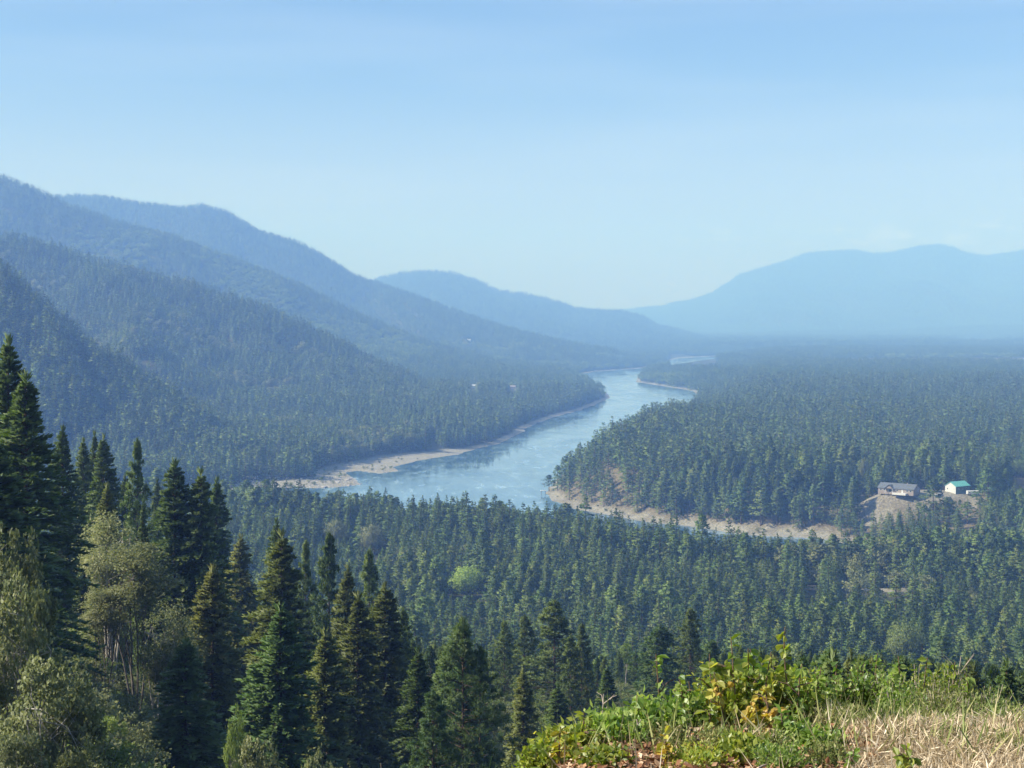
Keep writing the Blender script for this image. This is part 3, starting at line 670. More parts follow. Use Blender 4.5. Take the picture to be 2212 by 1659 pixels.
BROAD = [
 ('birch', 238, 1096, 160, 165, 'birch', 'birch', 'yellow-green birch, uppermost crown of the birch clump'),
 ('birch', 296, 1160, 142, 200, 'birch', 'birch', 'yellow-green birch with a wide round crown above grey stems'),
 ('birch', 366, 1288, 128, 150, 'birch', 'birch', 'smaller birch leaning to the right below the wide round birch'),
 ('birch', 222, 1262, 140, 130, 'decid_pale', 'birch', 'thin grey-green birch in front of the dark fir trunks'),
 ('alder', 20, 1090, 74, 190, 'decid_pale', 'alder', 'grey-leaved cottonwood with pale twisted branches at the left edge'),
 ('alder', 30, 1196, 68, 210, 'decid_pale', 'alder', 'grey-leaved cottonwood spreading below the first one at the left edge'),
 ('alder', 112, 1380, 62, 235, 'decid_pale', 'alder', 'rounded pale-green cottonwood in the lower left corner'),
 ('alder', 20, 1520, 55, 230, 'decid_pale', 'alder', 'low tangled cottonwood with bare grey twigs in the bottom corner'),
 ('alder', 232, 1530, 80, 130, 'decid', 'alder', 'fresh green young alder at the foot of the birch stems'),
 ('alder', 508, 1500, 92, 66, 'decid', 'alder', 'small light green maple between two firs near the bottom'),
 ('alder', 556, 1560, 84, 130, 'decid_pale', 'alder', 'low grey-green alder below the fresh green fir'),
 ('alder', 690, 1590, 78, 110, 'decid_pale', 'alder', 'low shrubby alder with dead twigs at the bottom of the fir cluster'),
 ('round', 1011, 1218, 760, 98, 'willow', 'willow', 'round bright yellow-green willow in the middle of the dark forest'),
 ('round', 727, 1120, 930, 66, 'decid_pale', 'cottonwood', 'pale brownish cottonwood near the river, the left of two'),
 ('round', 803, 1130, 910, 72, 'decid_pale', 'cottonwood', 'pale olive cottonwood near the river, the right of two'),
 ('round', 1958, 1338, 560, 104, 'decid', 'cottonwood', 'wide grey-green cottonwood above the weedy bank'),
 ('round', 2204, 990, 1240, 50, 'decid', 'cottonwood', 'light green cottonwood on the terrace at the right edge'),
 ('smallbirch', 1350, 1382, 300, 32, 'decid', 'birch', 'slender light green birch with a bare white trunk'),
 ('round', 1868, 985, 1180, 26, 'decid_pale', 'cottonwood', 'pale dusty cottonwood at the left end of the house clearing'),
]
KEEP = []      # column range, rows between which the view stays open, distance
for k_, x_, y_, D_, w_, m_, l_ in HERO:
    if k_ == 'farpine' and x_ > 1500: KEEP.append((x_-w_*.35, x_+w_*.35, y_, y_+55, D_))
for k_, x_, y_, D_, w_, m_, kk_, l_ in BROAD:
    if k_ in ('round', 'smallbirch'): KEEP.append((x_-w_*.45, x_+w_*.45, y_, y_+w_*(.62 if k_ == 'round' else 1.6), D_))
KEEP.append((1448, 1545, 764, 784, 6300))
for x_ in (1751, 1826, 1871, 1913, 1953): KEEP.append((x_-6, x_+6, 1262, 1280, 812))
FARH = [(1013, 737), (873, 739), (1022, 838), (1108, 840)]
FARH = FARH[:1]+FARH[2:]
for x_, y_ in FARH: KEEP.append((x_-7, x_+7, y_-5, y_+1, hit(x_, y_)[1]+2))
def blocked(X, Y, Z, h, r=2.2):
    col = CX+F0*X/Y; rt = HZ+(HC-Z-h)*F0/Y; rb = HZ+(HC-Z)*F0/Y; wc = r*F0/Y; b = np.zeros(len(X), bool)
    for c0, c1, r0, r1, D in KEEP: b |= (Y < D) & (Y > D*.6) & (col+wc > c0) & (col-wc < c1) & (rt < r1) & (rb > r0-6)
    for k_, x_, y_, D_, w_, m_, kk_, l_ in BROAD:
        if k_ == 'round': b |= (np.hypot(X-pxd(x_, D_), Y-D_) < w_*D_/F0*.36)
    return b
def colrow(X, Y, Z): return CX+F0*X/Y, HZ+(HC-Z)*F0/Y
def jitter(y0, y1, cell, half=.40):
    ys = np.arange(y0, y1, cell); out = []
    xm = half*y1+30; xs = np.arange(-xm, xm, cell)
    X, Y = np.meshgrid(xs, ys); X = X+rng.random(X.shape)*cell*.95; Y = Y+rng.random(Y.shape)*cell*.95
    m = np.abs(X) < half*Y+25
    return X[m], Y[m]
gSD, gIN, gDR = G[1]*G[2], G[2], G[6]
def forest_points(y0, y1, cell):
    X, Y = jitter(y0, y1, cell)
    sd = sample(gSD, X, Y); wr = sample(gDR, X, Y); wl = sample(G[7], X, Y); Z = sample(GZ, X, Y)
    sand = sample(G[3], X, Y); cl = clearing(X, Y)
    col, row = colrow(X, Y, Z)
    u = rng.random(len(X))
    keep = (sd > 4) & (sand < .4)
    keep &= u > cl*1.05*np.where((Y > 4300), .86, 1)
    # open slope of the right headland, and the bluff below the houses
    bl = (wr > .5) & (sd > 14) & (sd < 60)
    dens = np.where((wr > .5) & (col < 1420) & (sd < 75) & (Y < 1600), .85, 1.0)
    dens = np.where((wr > .5) & (col > 1560) & (sd < 130), .85, dens)
    dens = dens*np.where((fbm(X, Y, 45, 2) < .33) & (Y > 1600), .6, 1)
    dens = np.where((wr > .5) & (col < 1340) & (sd < 65) & (Y < 1600), .42, dens)
    dens = dens*np.where(fbm(X+5, Y+9, 28, 2) < .30, .30, 1)
    keep &= rng.random(len(X)) < dens
    hn = fbm(X+900, Y, 90, 3)
    hgt = 13+11*hn+11*rng.random(len(X))**1.4
    hgt = np.where((Y < 800), 11+7*hn+10*rng.random(len(X))**1.6, hgt)
    hgt = np.where((Y >= 800) & (Y < 1150) & (wr < .5), 13+6*hn+10*rng.random(len(X))**1.5+8*(sd < 110)*(wr < .5), hgt)
    hgt = np.where((wr > .5) & (col > 1560) & (Y < 1090), 11+10*rng.random(len(X)), hgt)
    hgt = hgt*(.72+.42*fbm(X-40, Y+70, 26, 2))*np.where(rng.random(len(X)) < .05, 1.2, 1)
    # keep the view to the houses open
    tall = colrow(X, Y, Z+hgt)[1]
    keep &= ~((col > 1885) & (col < 2125) & (Y < HOUSE_D) & (Y > 650) & (tall < 1082-10*(col > 2000)))
    keep &= ~blocked(X, Y, Z, hgt)
    m = keep & visible(X, Y, Z+hgt)
    X, Y, Z, hgt, sd, wr, wl = (q[m] for q in (X, Y, Z, hgt, sd, wr, wl)); n = len(X)
    pn = fbm(X, Y, 130, 2)+(rng.random(n)-.5)*.5+.12*(wr > .5)
    kindp = pn > .56
    dn = fbm(X-500, Y+300, 110, 3); pd = np.where(wl > .5, ss(dn, .56, .72)*.50, ss(dn, .56, .70)*.34)
    pd = np.where((wr > .5), pd*.1, pd); pd = np.where(Y > 2600, pd*.6, pd)
    dec = rng.random(n) < pd
    return dict(X=X, Y=Y, Z=Z, h=hgt, pine=kindp & ~dec, dec=dec, sd=sd, wr=wr)
def cat(ds): return {k: np.concatenate([d[k] for d in ds]) for k in ds[0]}
NEARF = cat([forest_points(335, 640, 6.9), forest_points(640, 1200, 6.3)])
MIDF = cat([forest_points(1200, 1800, 6.8), forest_points(1800, 3000, 7.6)])
print('near', len(NEARF['X']), 'mid', len(MIDF['X']))
def place(d, name, lab, low=False):
    n = len(d['X']); k = np.where(d['dec'], 8+rng.integers(0, 3, n), np.where(d['pine'], 4, 0)+rng.integers(0, 4, n))
    meshes = [PROTO[f'mid_fir{i}']['both'] for i in range(4)]+[PROTO[f'mid_pine{i}']['both'] for i in range(4)]+[PROTO[f'low_decid{i}']['both'] for i in range(3)]
    if low: meshes[:4] = [PROTO[f'low_fir{i}']['both'] for i in range(4)]; meshes[4:8] = [PROTO[f'low_fir{i}']['both'] for i in (2, 3, 0, 3)]
    s = np.where(d['dec'], d['h']*.72/12, d['h']/20); wd = s*(.85+.5*rng.random(n))*np.where(d['dec'], 1.0, 1.42)
    P = np.stack([d['X'], d['Y'], d['Z']-.3], -1); sc = np.stack([wd, wd, s], -1)
    rot = np.stack([(rng.random(n)-.5)*.05, (rng.random(n)-.5)*.05, rng.random(n)*6.283], -1)
    return instancer(name, P, sc, rot, k, meshes, lab)

# ---- the trees of the valley forest that show largest stand as single objects
def make_tree(name, key, x, y, z, sx, sz, rz, label, catg, group=None, mat=None, tilt=0.0):
    r = link(bpy.data.objects.new(name, None)); r.empty_display_size = .5
    r.location = (x, y, z); r.scale = (sx, sx, sz); r.rotation_euler = (tilt, tilt*.6, rz)
    tag(r, label, catg, group)
    for part in ('trunk', 'crown'):
        o_ = link(bpy.data.objects.new(part, PROTO[key][part]), r)
        if mat and part == 'crown': o_.material_slots[0].link = 'OBJECT'; o_.material_slots[0].material = M[mat]
    return r
LAND = [(1011, 1255, 'round bright willow'), (765, 1150, 'two pale riverside cottonwoods'), (1960, 1385, 'wide grey-green cottonwood'), (1350, 1420, 'slender white-trunked birch'),
        (1198, 1400, 'tall dark gappy conifer'), (1750, 1272, 'first pale gravel opening'), (1915, 1272, 'farther pale gravel openings'), (1600, 1440, 'yellow-leaved saplings'),
        (2060, 1480, 'weedy bank'), (640, 1090, 'rocky spit across the river'), (860, 1100, 'white boat on the river'), (1010, 1110, 'open middle of the river'), (1200, 1120, 'headland tip'),
        (1420, 1150, 'pale beach of the headland'), (1640, 1170, 'end of the pale beach'), (1900, 1170, 'bluff under the grey house'), (2100, 1170, 'green-roofed shop'),
        (1250, 1250, 'middle of the valley forest'), (1500, 1250, 'densest stretch of valley forest'), (2150, 1300, 'forest at the picture edge'), (870, 1220, 'big yellowish fir and pines'),
        (560, 1140, 'dark twin firs'), (1010, 1338, 'big dark ponderosa pine'),
        (1280, 1020, 'open headland slope'), (1400, 1040, 'middle of the headland beach'), (1520, 1060, 'shaded wood above the beach'), (1640, 1060, 'wood at the beach end'), (1760, 1060, 'wood short of the house clearing'),
        (1760, 1120, 'bare patch at the beach end'), (1870, 1060, 'pale cottonwood by the clearing'), (1990, 1010, 'gap between house and shop'), (2170, 1040, 'light green terrace cottonwood'),
        (1340, 1180, 'river bend under the headland'), (1500, 1180, 'dark water below the beach'), (1700, 1210, 'beach end and the gravel openings'), (2040, 1240, 'farthest gravel opening'),
        (950, 1180, 'white boat and the round willow'), (1130, 1200, 'round willow and the river bend'), (700, 1100, 'left arm of the river'), (1450, 1320, 'pointed dark pine'), (1750, 1380, 'tallest sapling'), (1650, 1310, 'gravel openings')]
def where(col, row):
    best = min(LAND, key=lambda l: abs(l[0]-col)+1.3*abs(l[1]-row)); dx, dy = col-best[0], row-best[1]
    if abs(dx) < 22 and abs(dy) < 22: rel = 'at'
    elif abs(dy) > abs(dx): rel = ('just ' if abs(dy) < 60 else '')+('below' if dy > 0 else 'beyond')
    else: rel = ('just ' if abs(dx) < 60 else '')+('right of' if dx > 0 else 'left of')
    return rel+' the '+best[2]
def hero_mask(col, row, Y):
    m = np.zeros(len(col), bool)
    for k_, x_, y_, D_, w_, m_, l_ in HERO:
        if k_ != 'farpine': m |= (Y > D_) & (row > y_+20) & (np.abs(col-x_) < np.minimum(.42*w_, (row-y_)*.25))
    m |= (col < 200) & (row > 1000)
    return m
def single_out(d, want, lim):
    n = len(d['X']); col, rt = colrow(d['X'], d['Y'], d['Z']+d['h']); _, rb = colrow(d['X'], d['Y'], d['Z'])
    order = np.argsort(d['Y']); sky_ = np.full(1200, 1659.0); vis = np.zeros(n)
    hw = d['h']*.12*F0/d['Y']
    for i in order:
        a0, a1 = int((col[i]-hw[i]*.6)/2), int((col[i]+hw[i]*.6)/2)+1
        if a1 < 2 or a0 > 1104: continue
        a0 = max(a0, 0); a1 = min(a1, 1106)
        s_ = sky_[a0:a1]; vis[i] = max(0, min(rb[i], s_.mean())-rt[i])
        k0 = max(0, int(col[i]/2)); 
        if 0 <= k0 < 1106:
            b0, b1 = max(0, a0), min(1106, a1); sky_[b0:b1] = np.minimum(s_, rt[i]+.25*(rb[i]-rt[i]))
    vis[hero_mask(col, rt+.3*(rb-rt), d['Y'])] = 0; vis[(col < 4) | (col > 2208)] = 0
    vis[(d['Y'] < 640) & (col > 1130) & (rt > 1500)] = 0
    sel = np.zeros(n, bool)
    for kind, flag in (('pine', d['pine']), ('fir', ~d['pine'] & ~d['dec']), ('dec', d['dec'])):
        v = np.where(flag, vis, 0); top_ = np.argsort(-v)[:want[kind]]; sel[top_[v[top_] > lim]] = True
    return sel, col, rt
sel, col_, rt_ = single_out(NEARF, dict(pine=270, fir=250, dec=60), 5.0)
hq = np.quantile(NEARF['h'][sel], [.15, .38, .64, .87]); SZ = ['very short', 'short', 'mid-sized', 'tall', 'very tall']
for i in np.nonzero(sel)[0]:
    X, Y, Z, h = (float(NEARF[k][i]) for k in 'XYZh'); pn_, dc_ = bool(NEARF['pine'][i]), bool(NEARF['dec'][i])
    wf = .85+.45*rng.random(); ki = int(rng.integers(0, 4))
    size = SZ[int(np.searchsorted(hq, h))]; shp = 'narrow' if wf < .98 else ('broad' if wf > 1.16 else 'even')
    at_ = where(col_[i], rt_[i])
    if dc_:
        sc = h*.72/12; make_tree('broadleaf_tree', f'low_decid{ki%3}', X, Y, Z-.2, sc*wf, sc, 6.28*rng.random(), f'{size} {shp} pale-leaved tree {at_}', 'tree', 'pale broadleaf trees among the conifers')
    else:
        sc = h/20; kd = 'pine' if pn_ else 'fir'
        make_tree(kd+'_tree', f'mid_{kd}{ki}', X, Y, Z-.3, sc*wf*1.42, sc, 6.28*rng.random(), f'{size} {shp}-crowned {"pine" if pn_ else "fir"} {at_}', 'tree', f'{kd}s of the valley forest', tilt=(rng.random()-.5)*.04)
for k in list(NEARF): NEARF[k] = NEARF[k][~sel]
seen_ = {}
for o in [q for q in S.objects if q.get('group') and q.parent is None]: seen_.setdefault(o['label'], []).append(o)
for lb, os_ in seen_.items():
    if 1 < len(os_) < 5:
        os_.sort(key=lambda q: q.location.x/q.location.y)
        for o, w_ in zip(os_, {2: ['leftmost of two', 'rightmost of two'], 3: ['leftmost of three', 'middle of three', 'rightmost of three'], 4: ['leftmost of four', 'second from left of four', 'third from left of four', 'rightmost of four']}[len(os_)]):
            t_ = lb+', '+w_
            if len(t_.split()) <= 16: o['label'] = t_
place(NEARF, 'valley_forest', 'dense conifer forest covering the valley floor below the viewpoint')
place(MIDF, 'far_bank_forest', 'conifer forest on the far banks and lower slopes', low=True)
def grove_points(y0, y1, cell, smul, name, lab):
    X, Y = jitter(y0, y1, cell)
    sd = sample(gSD, X, Y); Z = sample(GZ, X, Y); sand = sample(G[3], X, Y); cl = clearing(X, Y)+.9*field(X, Y)
    keep = (sd > 7*smul) & (sand < .3) & (rng.random(len(X)) > cl*.92) & visible(X, Y, Z+24*smul**.5, .003) & (fbm(X, Y, 300, 4) > .1)
    if smul < 1.5: keep &= ~blocked(X, Y, Z, 20+0*X, 8)
    X, Y, Z = X[keep], Y[keep], Z[keep]; n = len(X)
    sc = np.ones((n, 3))*(.85+.35*rng.random(n))[:, None]*np.array([smul, smul, smul**.5])
    sc[:, 2] *= np.where(cl[keep] > .3, .6, 1)
    rot = np.stack([0*X, 0*X, rng.random(n)*6.283], -1)
    print(name, n)
    return instancer(name, np.stack([X, Y, Z], -1), sc, rot, np.where(rng.random(n) < .75*ss(fbm(X+77, Y, 380*smul**.5, 4), .53, .66)*(Y < 5200), 5+rng.integers(0, 2, n), rng.integers(0, 5, n)), GROVES, lab)
grove_points(3000, 7000, 16.0, 1.0, 'mountain_forest', 'dark conifers covering the hazy mountain slopes')
grove_points(7000, 17200, 36.0, 2.2, 'distant_forest', 'forest on the farthest blue ridges')

# ------------------------------------------------------------------ the standing-out trees
for i in range(4):
    proto(f'hero_fir{i}', conifer(300+i, 22, [3.9, 4.3, 3.5, 4.1][i], 430, 46, .62, .22, base=[.04, .06, .05, .08][i], pw=[.60, .68, .56, .64][i], irr=[.13, .18, .15, .22][i], gap=.05, droop=.26, trunk_r=.22, sides=7), M['fir'], M['bark'], mix=.55)
for i in range(3):
    proto(f'hero_pine{i}', conifer(320+i, 22, [2.7, 3.1, 2.5][i], 135, 96, .50, .15, base=[.12, .18, .15][i], kind='pine', irr=.30, gap=.12, droop=.1, trunk_r=.24, sides=7, skew=[0, .01, -.01][i]), M['pine'], M['bark'], mix=.5)
def bigpine():
    a = conifer(340, 20, 3.6, 150, 190, .40, .055, base=.08, kind='pine', irr=.26, gap=.1, droop=.05, trunk_r=.22, sides=8)
    b = conifer(341, 13, 2.2, 60, 150, .40, .055, base=.1, kind='pine', irr=.26, gap=.1, droop=.05, trunk_r=.13, sides=6)
    off = np.array([1.3, -.4, 5.2])
    return ((*joinq([a[0][:2], (b[0][0]+off, b[0][1])]), np.concatenate([a[0][2], b[0][2]])), joinq([a[1], (b[1][0]+off, b[1][1])]))
proto('big_pine', bigpine(), M['pine'], M['bark'], mix=.45)
PR = dict(fir=(['hero_fir0', 'hero_fir1', 'hero_fir2', 'hero_fir3'], 22, [3.9, 4.3, 3.5, 4.1]), pine=(['hero_pine0', 'hero_pine1', 'hero_pine2'], 22, [2.9, 3.3, 2.7]),
          bigpine=(['big_pine'], 20, [3.9]), farpine=(['mid_pine0', 'mid_pine1', 'mid_pine2', 'mid_pine3'], 20, [2.3, 2.6, 2.1, 2.5]))
for n_, (k_, x_, y_, D_, w_, m_, l_) in enumerate(HERO):
    keys, h0, rs = PR[k_]; X = pxd(x_, D_); g0 = gz(X, D_); h = HC-(y_-HZ)/F0*D_-g0
    i = n_ % len(keys); wid = w_*D_/F0/2*((1.85 if w_ < 150 else 1.55) if k_ == 'fir' else 1.5)
    if not (6 < h < 42): print('HERO height', l_, round(h, 1))
    make_tree('fir_tree' if k_ == 'fir' else 'pine_tree', keys[i], X, D_, g0-.2, wid/rs[i], h/h0, rng.random()*6.28, l_, 'tree', mat=m_)
def stems(g, n, spread, th, lean=0.0): return [(g.normal(0, .012), g.normal(0, .012), g.normal(lean, spread), g.normal(0, spread), th*(.85+.2*g.random())) for _ in range(n)]
g_ = np.random.default_rng(9)
proto('birch0', broadleaf(400, 20, lobes=[(0, 0, .80, .13, .18), (.06, 0, .68, .13, .14), (-.06, 0, .66, .12, .14), (0, .04, .55, .10, .12)], nclump=230, nleaf=42, leaf=.22, trunks=stems(g_, 9, .045, .8), tr=.10, cs=.85), M['birch'], M['bark_pale'], mix=.5, zc=13)
proto('birch1', broadleaf(401, 20, lobes=[(0, 0, .84, .11, .14), (.05, 0, .72, .12, .12), (-.04, 0, .66, .12, .12)], nclump=170, nleaf=62, leaf=.21, trunks=stems(g_, 5, .04, .8), tr=.10, cs=.7), M['birch'], M['bark_grey'], mix=.5, zc=13)
proto('alder0', broadleaf(410, 10, lobes=[(0, 0, .70, .28, .26), (.2, 0, .55, .2, .2), (-.2, .05, .5, .22, .2), (.05, -.15, .4, .26, .22), (0, 0, .25, .3, .2)], nclump=260, nleaf=52, leaf=.24, trunks=stems(g_, 4, .12, .7), tr=.10, cs=.42), M['decid_pale'], M['bark_pale'], mix=.5, zc=5)
proto('alder1', broadleaf(411, 10, lobes=[(0, 0, .66, .30, .28), (.22, 0, .45, .22, .2), (-.22, .05, .45, .22, .2), (0, -.1, .25, .3, .2)], nclump=260, nleaf=52, leaf=.24, trunks=stems(g_, 4, .13, .7), tr=.10, cs=.42), M['decid_pale'], M['bark_pale'], mix=.5, zc=5)
proto('round0', broadleaf(420, 16, lobes=[(0, 0, .62, .42, .34), (.25, 0, .5, .3, .26), (-.3, 0, .45, .26, .26), (0, -.1, .35, .4, .22)], nclump=260, nleaf=34, leaf=.55, trunks=stems(g_, 3, .1, .6), tr=.3, cs=1.3), M['willow'], M['bark_grey'], mix=.5, zc=8)
proto('smallbirch0', broadleaf(430, 16, lobes=[(0, 0, .82, .12, .16), (.05, 0, .7, .1, .1)], nclump=60, nleaf=30, leaf=.32, trunks=[(0, 0, .03, 0, .8)], tr=.16, cs=.6), M['decid'], M['bark_pale'], mix=.5, zc=12)
BR = dict(birch=(['birch0', 'birch1'], 20, 3.6), alder=(['alder0', 'alder1'], 10, 3.9), round=(['round0'], 16, 8.4), smallbirch=(['smallbirch0'], 16, 2.2))
for n_, (k_, x_, y_, D_, w_, m_, kk_, l_) in enumerate(BROAD):
    keys, h0, r0 = BR[k_]; X = pxd(x_, D_); g0 = gz(X, D_); h = HC-(y_-HZ)/F0*D_-g0
    if not (3 < h < 40): print('BROAD height', l_, round(h, 1))
    make_tree(kk_+'_tree', keys[n_ % len(keys)], X, D_, g0-.15, w_*D_/F0/2/r0, h/h0, rng.random()*6.28, l_, 'tree', mat=m_)

# ------------------------------------------------------------------ filler on the steep slope below the viewpoint
def slope_fill():
    X, Y = jitter(62, 338, 6.8); Z = sample(GZ, X, Y); n = len(X); col, row = colrow(X, Y, Z)
    lim = np.interp(col, [-50, 250, 330, 480, 560, 700, 1060, 1250, 1500, 2212], [1240, 1130, 1090, 1110, 1270, 1330, 1405, 1400, 1390, 1430])+25*rng.random(n)
    hmax = HC-(lim-HZ)/F0*Y-Z; h = np.minimum(9+13*rng.random(n)**.8, hmax)
    m = (h > 4) & (rng.random(n) < .92) & ~blocked(X, Y, Z, h)
    near_hero = np.zeros(n, bool)
    for k_, x_, y_, D_, w_, m_, l_ in HERO:
        if k_ != 'farpine':
            near_hero |= np.hypot(X-pxd(x_, D_), Y-D_) < 3.5
            rt = HZ+(HC-Z-h)*F0/Y
            near_hero |= (Y < D_) & (np.abs(col-x_) < w_*.4+2.2*F0/Y) & (rt < y_+260)
    for k_, x_, y_, D_, w_, m_, kk_, l_ in BROAD:
        if k_ in ('birch', 'alder'): near_hero |= (Y < D_+3) & (np.abs(col-x_) < w_*.5+2.2*F0/Y) & (HZ+(HC-Z-h)*F0/Y < y_+300)
    m &= ~near_hero & visible(X, Y, Z+h)
    return X[m], Y[m], Z[m], h[m]
FX, FY, FZ, FH = slope_fill(); n = len(FX); colf, rtf = colrow(FX, FY, FZ+FH)
print('slope', n)
o_ = np.argsort(-FH/FY*((colf > 0) & (colf < 2212) & (rtf < 1659)))
one = np.zeros(n, bool); one[o_[:40]] = True; one &= (colf > 0) & (colf < 2212) & (rtf < 1650)
for i in np.nonzero(one)[0]:
    pn_ = rng.random() < .4; kd = 'pine' if pn_ else 'fir'; ki = int(rng.integers(0, 3)); h = float(FH[i]); sc = h/22; wf = .85+.4*rng.random()
    tone = ['fir', 'fir_dark', 'fir_olive', 'fir_green'][int(rng.integers(0, 4))]; ton = dict(fir='green', fir_dark='dark', fir_olive='olive', fir_green='fresh green')[tone]
    tl_, td_ = min(((abs(q[1]-colf[i])+abs(q[2]-rtf[i]), q[6]) for q in HERO if q[0] != 'farpine'), key=lambda q: q[0])[1], 0
    make_tree(kd+'_tree', f'hero_{kd}{ki}', float(FX[i]), float(FY[i]), float(FZ[i])-.2, sc*wf, sc, 6.28*rng.random(), f'{"young" if h < 12 else "grown"} {ton} {kd} on the slope {where(colf[i], rtf[i])}', 'tree', 'conifers on the slope below the viewpoint', mat=tone)
k = rng.integers(0, 7, n); s_ = FH/22; wd = s_*(.9+.4*rng.random(n)); m = ~one
instancer('slope_wood', np.stack([FX, FY, FZ-.2], -1)[m], np.stack([wd, wd, s_], -1)[m], np.stack([0*s_, 0*s_, rng.random(n)*6.28], -1)[m], k[m],
          [PROTO[f'hero_fir{i}']['both'] for i in range(4)]+[PROTO[f'hero_pine{i}']['both'] for i in range(3)], 'young conifers filling the slope between the large trees')
for i in range(3):
    proto(f'shrub{i}', broadleaf(500+i, 2.6, lobes=[(0, 0, .5, .45, .42), (.3, .1, .35, .3, .3)], nclump=60, nleaf=24, leaf=.13, trunks=stems(g_, 5, .25, .8), tr=.02, cs=.28), M['decid_pale' if i < 2 else 'decid'], M['bark_grey'], mix=.4, zc=.8)
X, Y = jitter(16, 340, 2.6); Z = sample(GZ, X, Y); n = len(X); col, row = colrow(X, Y, Z)
m = (rng.random(n) < .7) & visible(X, Y, Z+2.5) & ((Y > 40) | (HZ+(HC-Z-3.5)*F0/Y > 1640)); X, Y, Z = X[m], Y[m], Z[m]; n = len(X); s_ = .7+.9*rng.random(n)
print('shrubs', n)
instancer('undergrowth', np.stack([X, Y, Z-.1], -1), np.stack([s_*1.2, s_*1.2, s_], -1), np.stack([0*X, 0*X, rng.random(n)*6.28], -1), rng.integers(0, 3, n), [PROTO[f'shrub{i}']['both'] for i in range(3)], 'tangled shrubs covering the steep slope')

# ------------------------------------------------------------------ buildings on the right-bank terrace
M['roof_grey'] = plain('grey_shingle_roof', (.13, .145, .165), .85, nscale=1.2, col2=(.095, .105, .12))
M['roof_green'] = plain('green_metal_roof', (.15, .47, .39), .35, spec=.6)
M['wall_tan'] = plain('brown_grey_siding', (.30, .25, .22), .8)
M['wall_white'] = plain('white_siding', (.62, .62, .60), .6)
M['wall_green'] = plain('dull_green_siding', (.12, .18, .16), .7)
M['trim'] = plain('white_trim', (.75, .75, .73), .5)
M['glass'] = plain('window_glass', (.03, .04, .05), .12, spec=.8)
M['concrete'] = plain('pale_concrete', (.62, .60, .57), .8)
M['tyre'] = plain('rubber', (.02, .02, .02), .9)
M['white_paint'] = plain('white_paint', (.80, .80, .80), .3, spec=.6)
M['grey_metal'] = plain('grey_metal', (.35, .36, .37), .4, metal=.6)
def root(name, x, y, z, rz, label, catg, group=None):
    r = link(bpy.data.objects.new(name, None)); r.location = (x, y, z); r.rotation_euler = (0, 0, rz); tag(r, label, catg, group); return r
def gable_roof(L, W, z0, rise, over=.5, th=.18, y0=0.0):
    p = PB()
    for s_ in (-1, 1):
        e = W/2+over; k = rise/(W/2); ze = z0-over*k
        a = [(-L/2-over, s_*e, ze), (L/2+over, s_*e, ze), (L/2+over, 0, z0+rise), (-L/2-over, 0, z0+rise)]
        p.poly([(x, y, z+th) for x, y, z in a]); p.poly([(x, y, z) for x, y, z in a[::-1]])
        p.poly([a[0], a[1], (a[1][0], a[1][1], a[1][2]+th), (a[0][0], a[0][1], a[0][2]+th)])
        for q in (0, 1):
            i, j = (0, 3) if q == 0 else (1, 2)
            p.poly([a[i], a[j], (a[j][0], a[j][1], a[j][2]+th), (a[i][0], a[i][1], a[i][2]+th)])
    return p
def walls(L, W, H, rise, mat, parent):
    p = PB(); p.box(-L/2, L/2, -W/2, W/2, -1.5, H)
    for s_ in (-1, 1):
        x = s_*L/2; p.poly([(x, -W/2, H), (x, W/2, H), (x, 0, H+rise-.02)])
    p.poly([(-L/2, -W/2, H), (L/2, -W/2, H), (L/2, 0, H+rise-.02), (-L/2, 0, H+rise-.02)])
    p.poly([(-L/2, W/2, H), (L/2, W/2, H), (L/2, 0, H+rise-.02), (-L/2, 0, H+rise-.02)])
    return p.build('wall', mat, parent)
def opening(name, parent, x, z, w_, h_, y, axis='y', mat=None):
    """window or door lying on a wall: frame box, pane proud of it"""
    f = PB(); s_ = -1 if y < 0 else 1
    def bx(p, a0, a1, d0, d1, z0, z1):
        lo, hi = sorted((y+s_*d0, y+s_*d1))
        p.box(a0, a1, lo, hi, z0, z1) if axis == 'y' else p.box(lo, hi, a0, a1, z0, z1)
    for a0, a1, z0, z1 in ((x-w_/2, x+w_/2, z, z+.12), (x-w_/2, x+w_/2, z+h_-.12, z+h_), (x-w_/2, x-w_/2+.12, z+.12, z+h_-.12), (x+w_/2-.12, x+w_/2, z+.12, z+h_-.12)): bx(f, a0, a1, 0.0, .08, z0, z1)
    o = f.build(name, M['trim'], parent)
    g2 = PB(); bx(g2, x-w_/2+.12, x+w_/2-.12, .005, .04, z+.12, z+h_-.12); g2.build('pane' if name == 'window' else 'panel', mat or M['glass'], o)
    return o
hx, hy = pxd(1942, HOUSE_D), HOUSE_D; hz = 28.6
H = root('ranch_house', hx, hy, hz, R(-38), 'long low grey-roofed house with brown-grey walls above the bluff', 'house')
walls(26.5, 11.5, 2.9, 3.0, M['wall_tan'], H)
gable_roof(26.5, 11.5, 2.9, 3.0).build('roof', M['roof_grey'], H)
p = PB()       # cross gable on the river side
p.poly([(-7.2, -7.6, 2.75), (-1.2, -7.6, 2.75), (-4.2, -7.6, 5.0)]); p.build('gable_wall', M['wall_tan'], H)
p = PB()
for s_ in (-1, 1):
    p.poly([(-4.2+s_*3.6, -8.0, 2.5), (-4.2, -8.0, 5.35), (-4.2, -1.0, 5.35), (-4.2+s_*3.6, -1.0, 2.5)])
    p.poly([(-4.2+s_*3.6, -8.0, 2.3), (-4.2, -8.0, 5.15), (-4.2, -1.0, 5.15), (-4.2+s_*3.6, -1.0, 2.3)][::-1])
p.build('gable_roof', M['roof_grey'], H)
for x in (-11, -8.5, 1.2, 8.6, 11.2): opening('window', H, x, .95, 1.5, 1.3, -5.76)
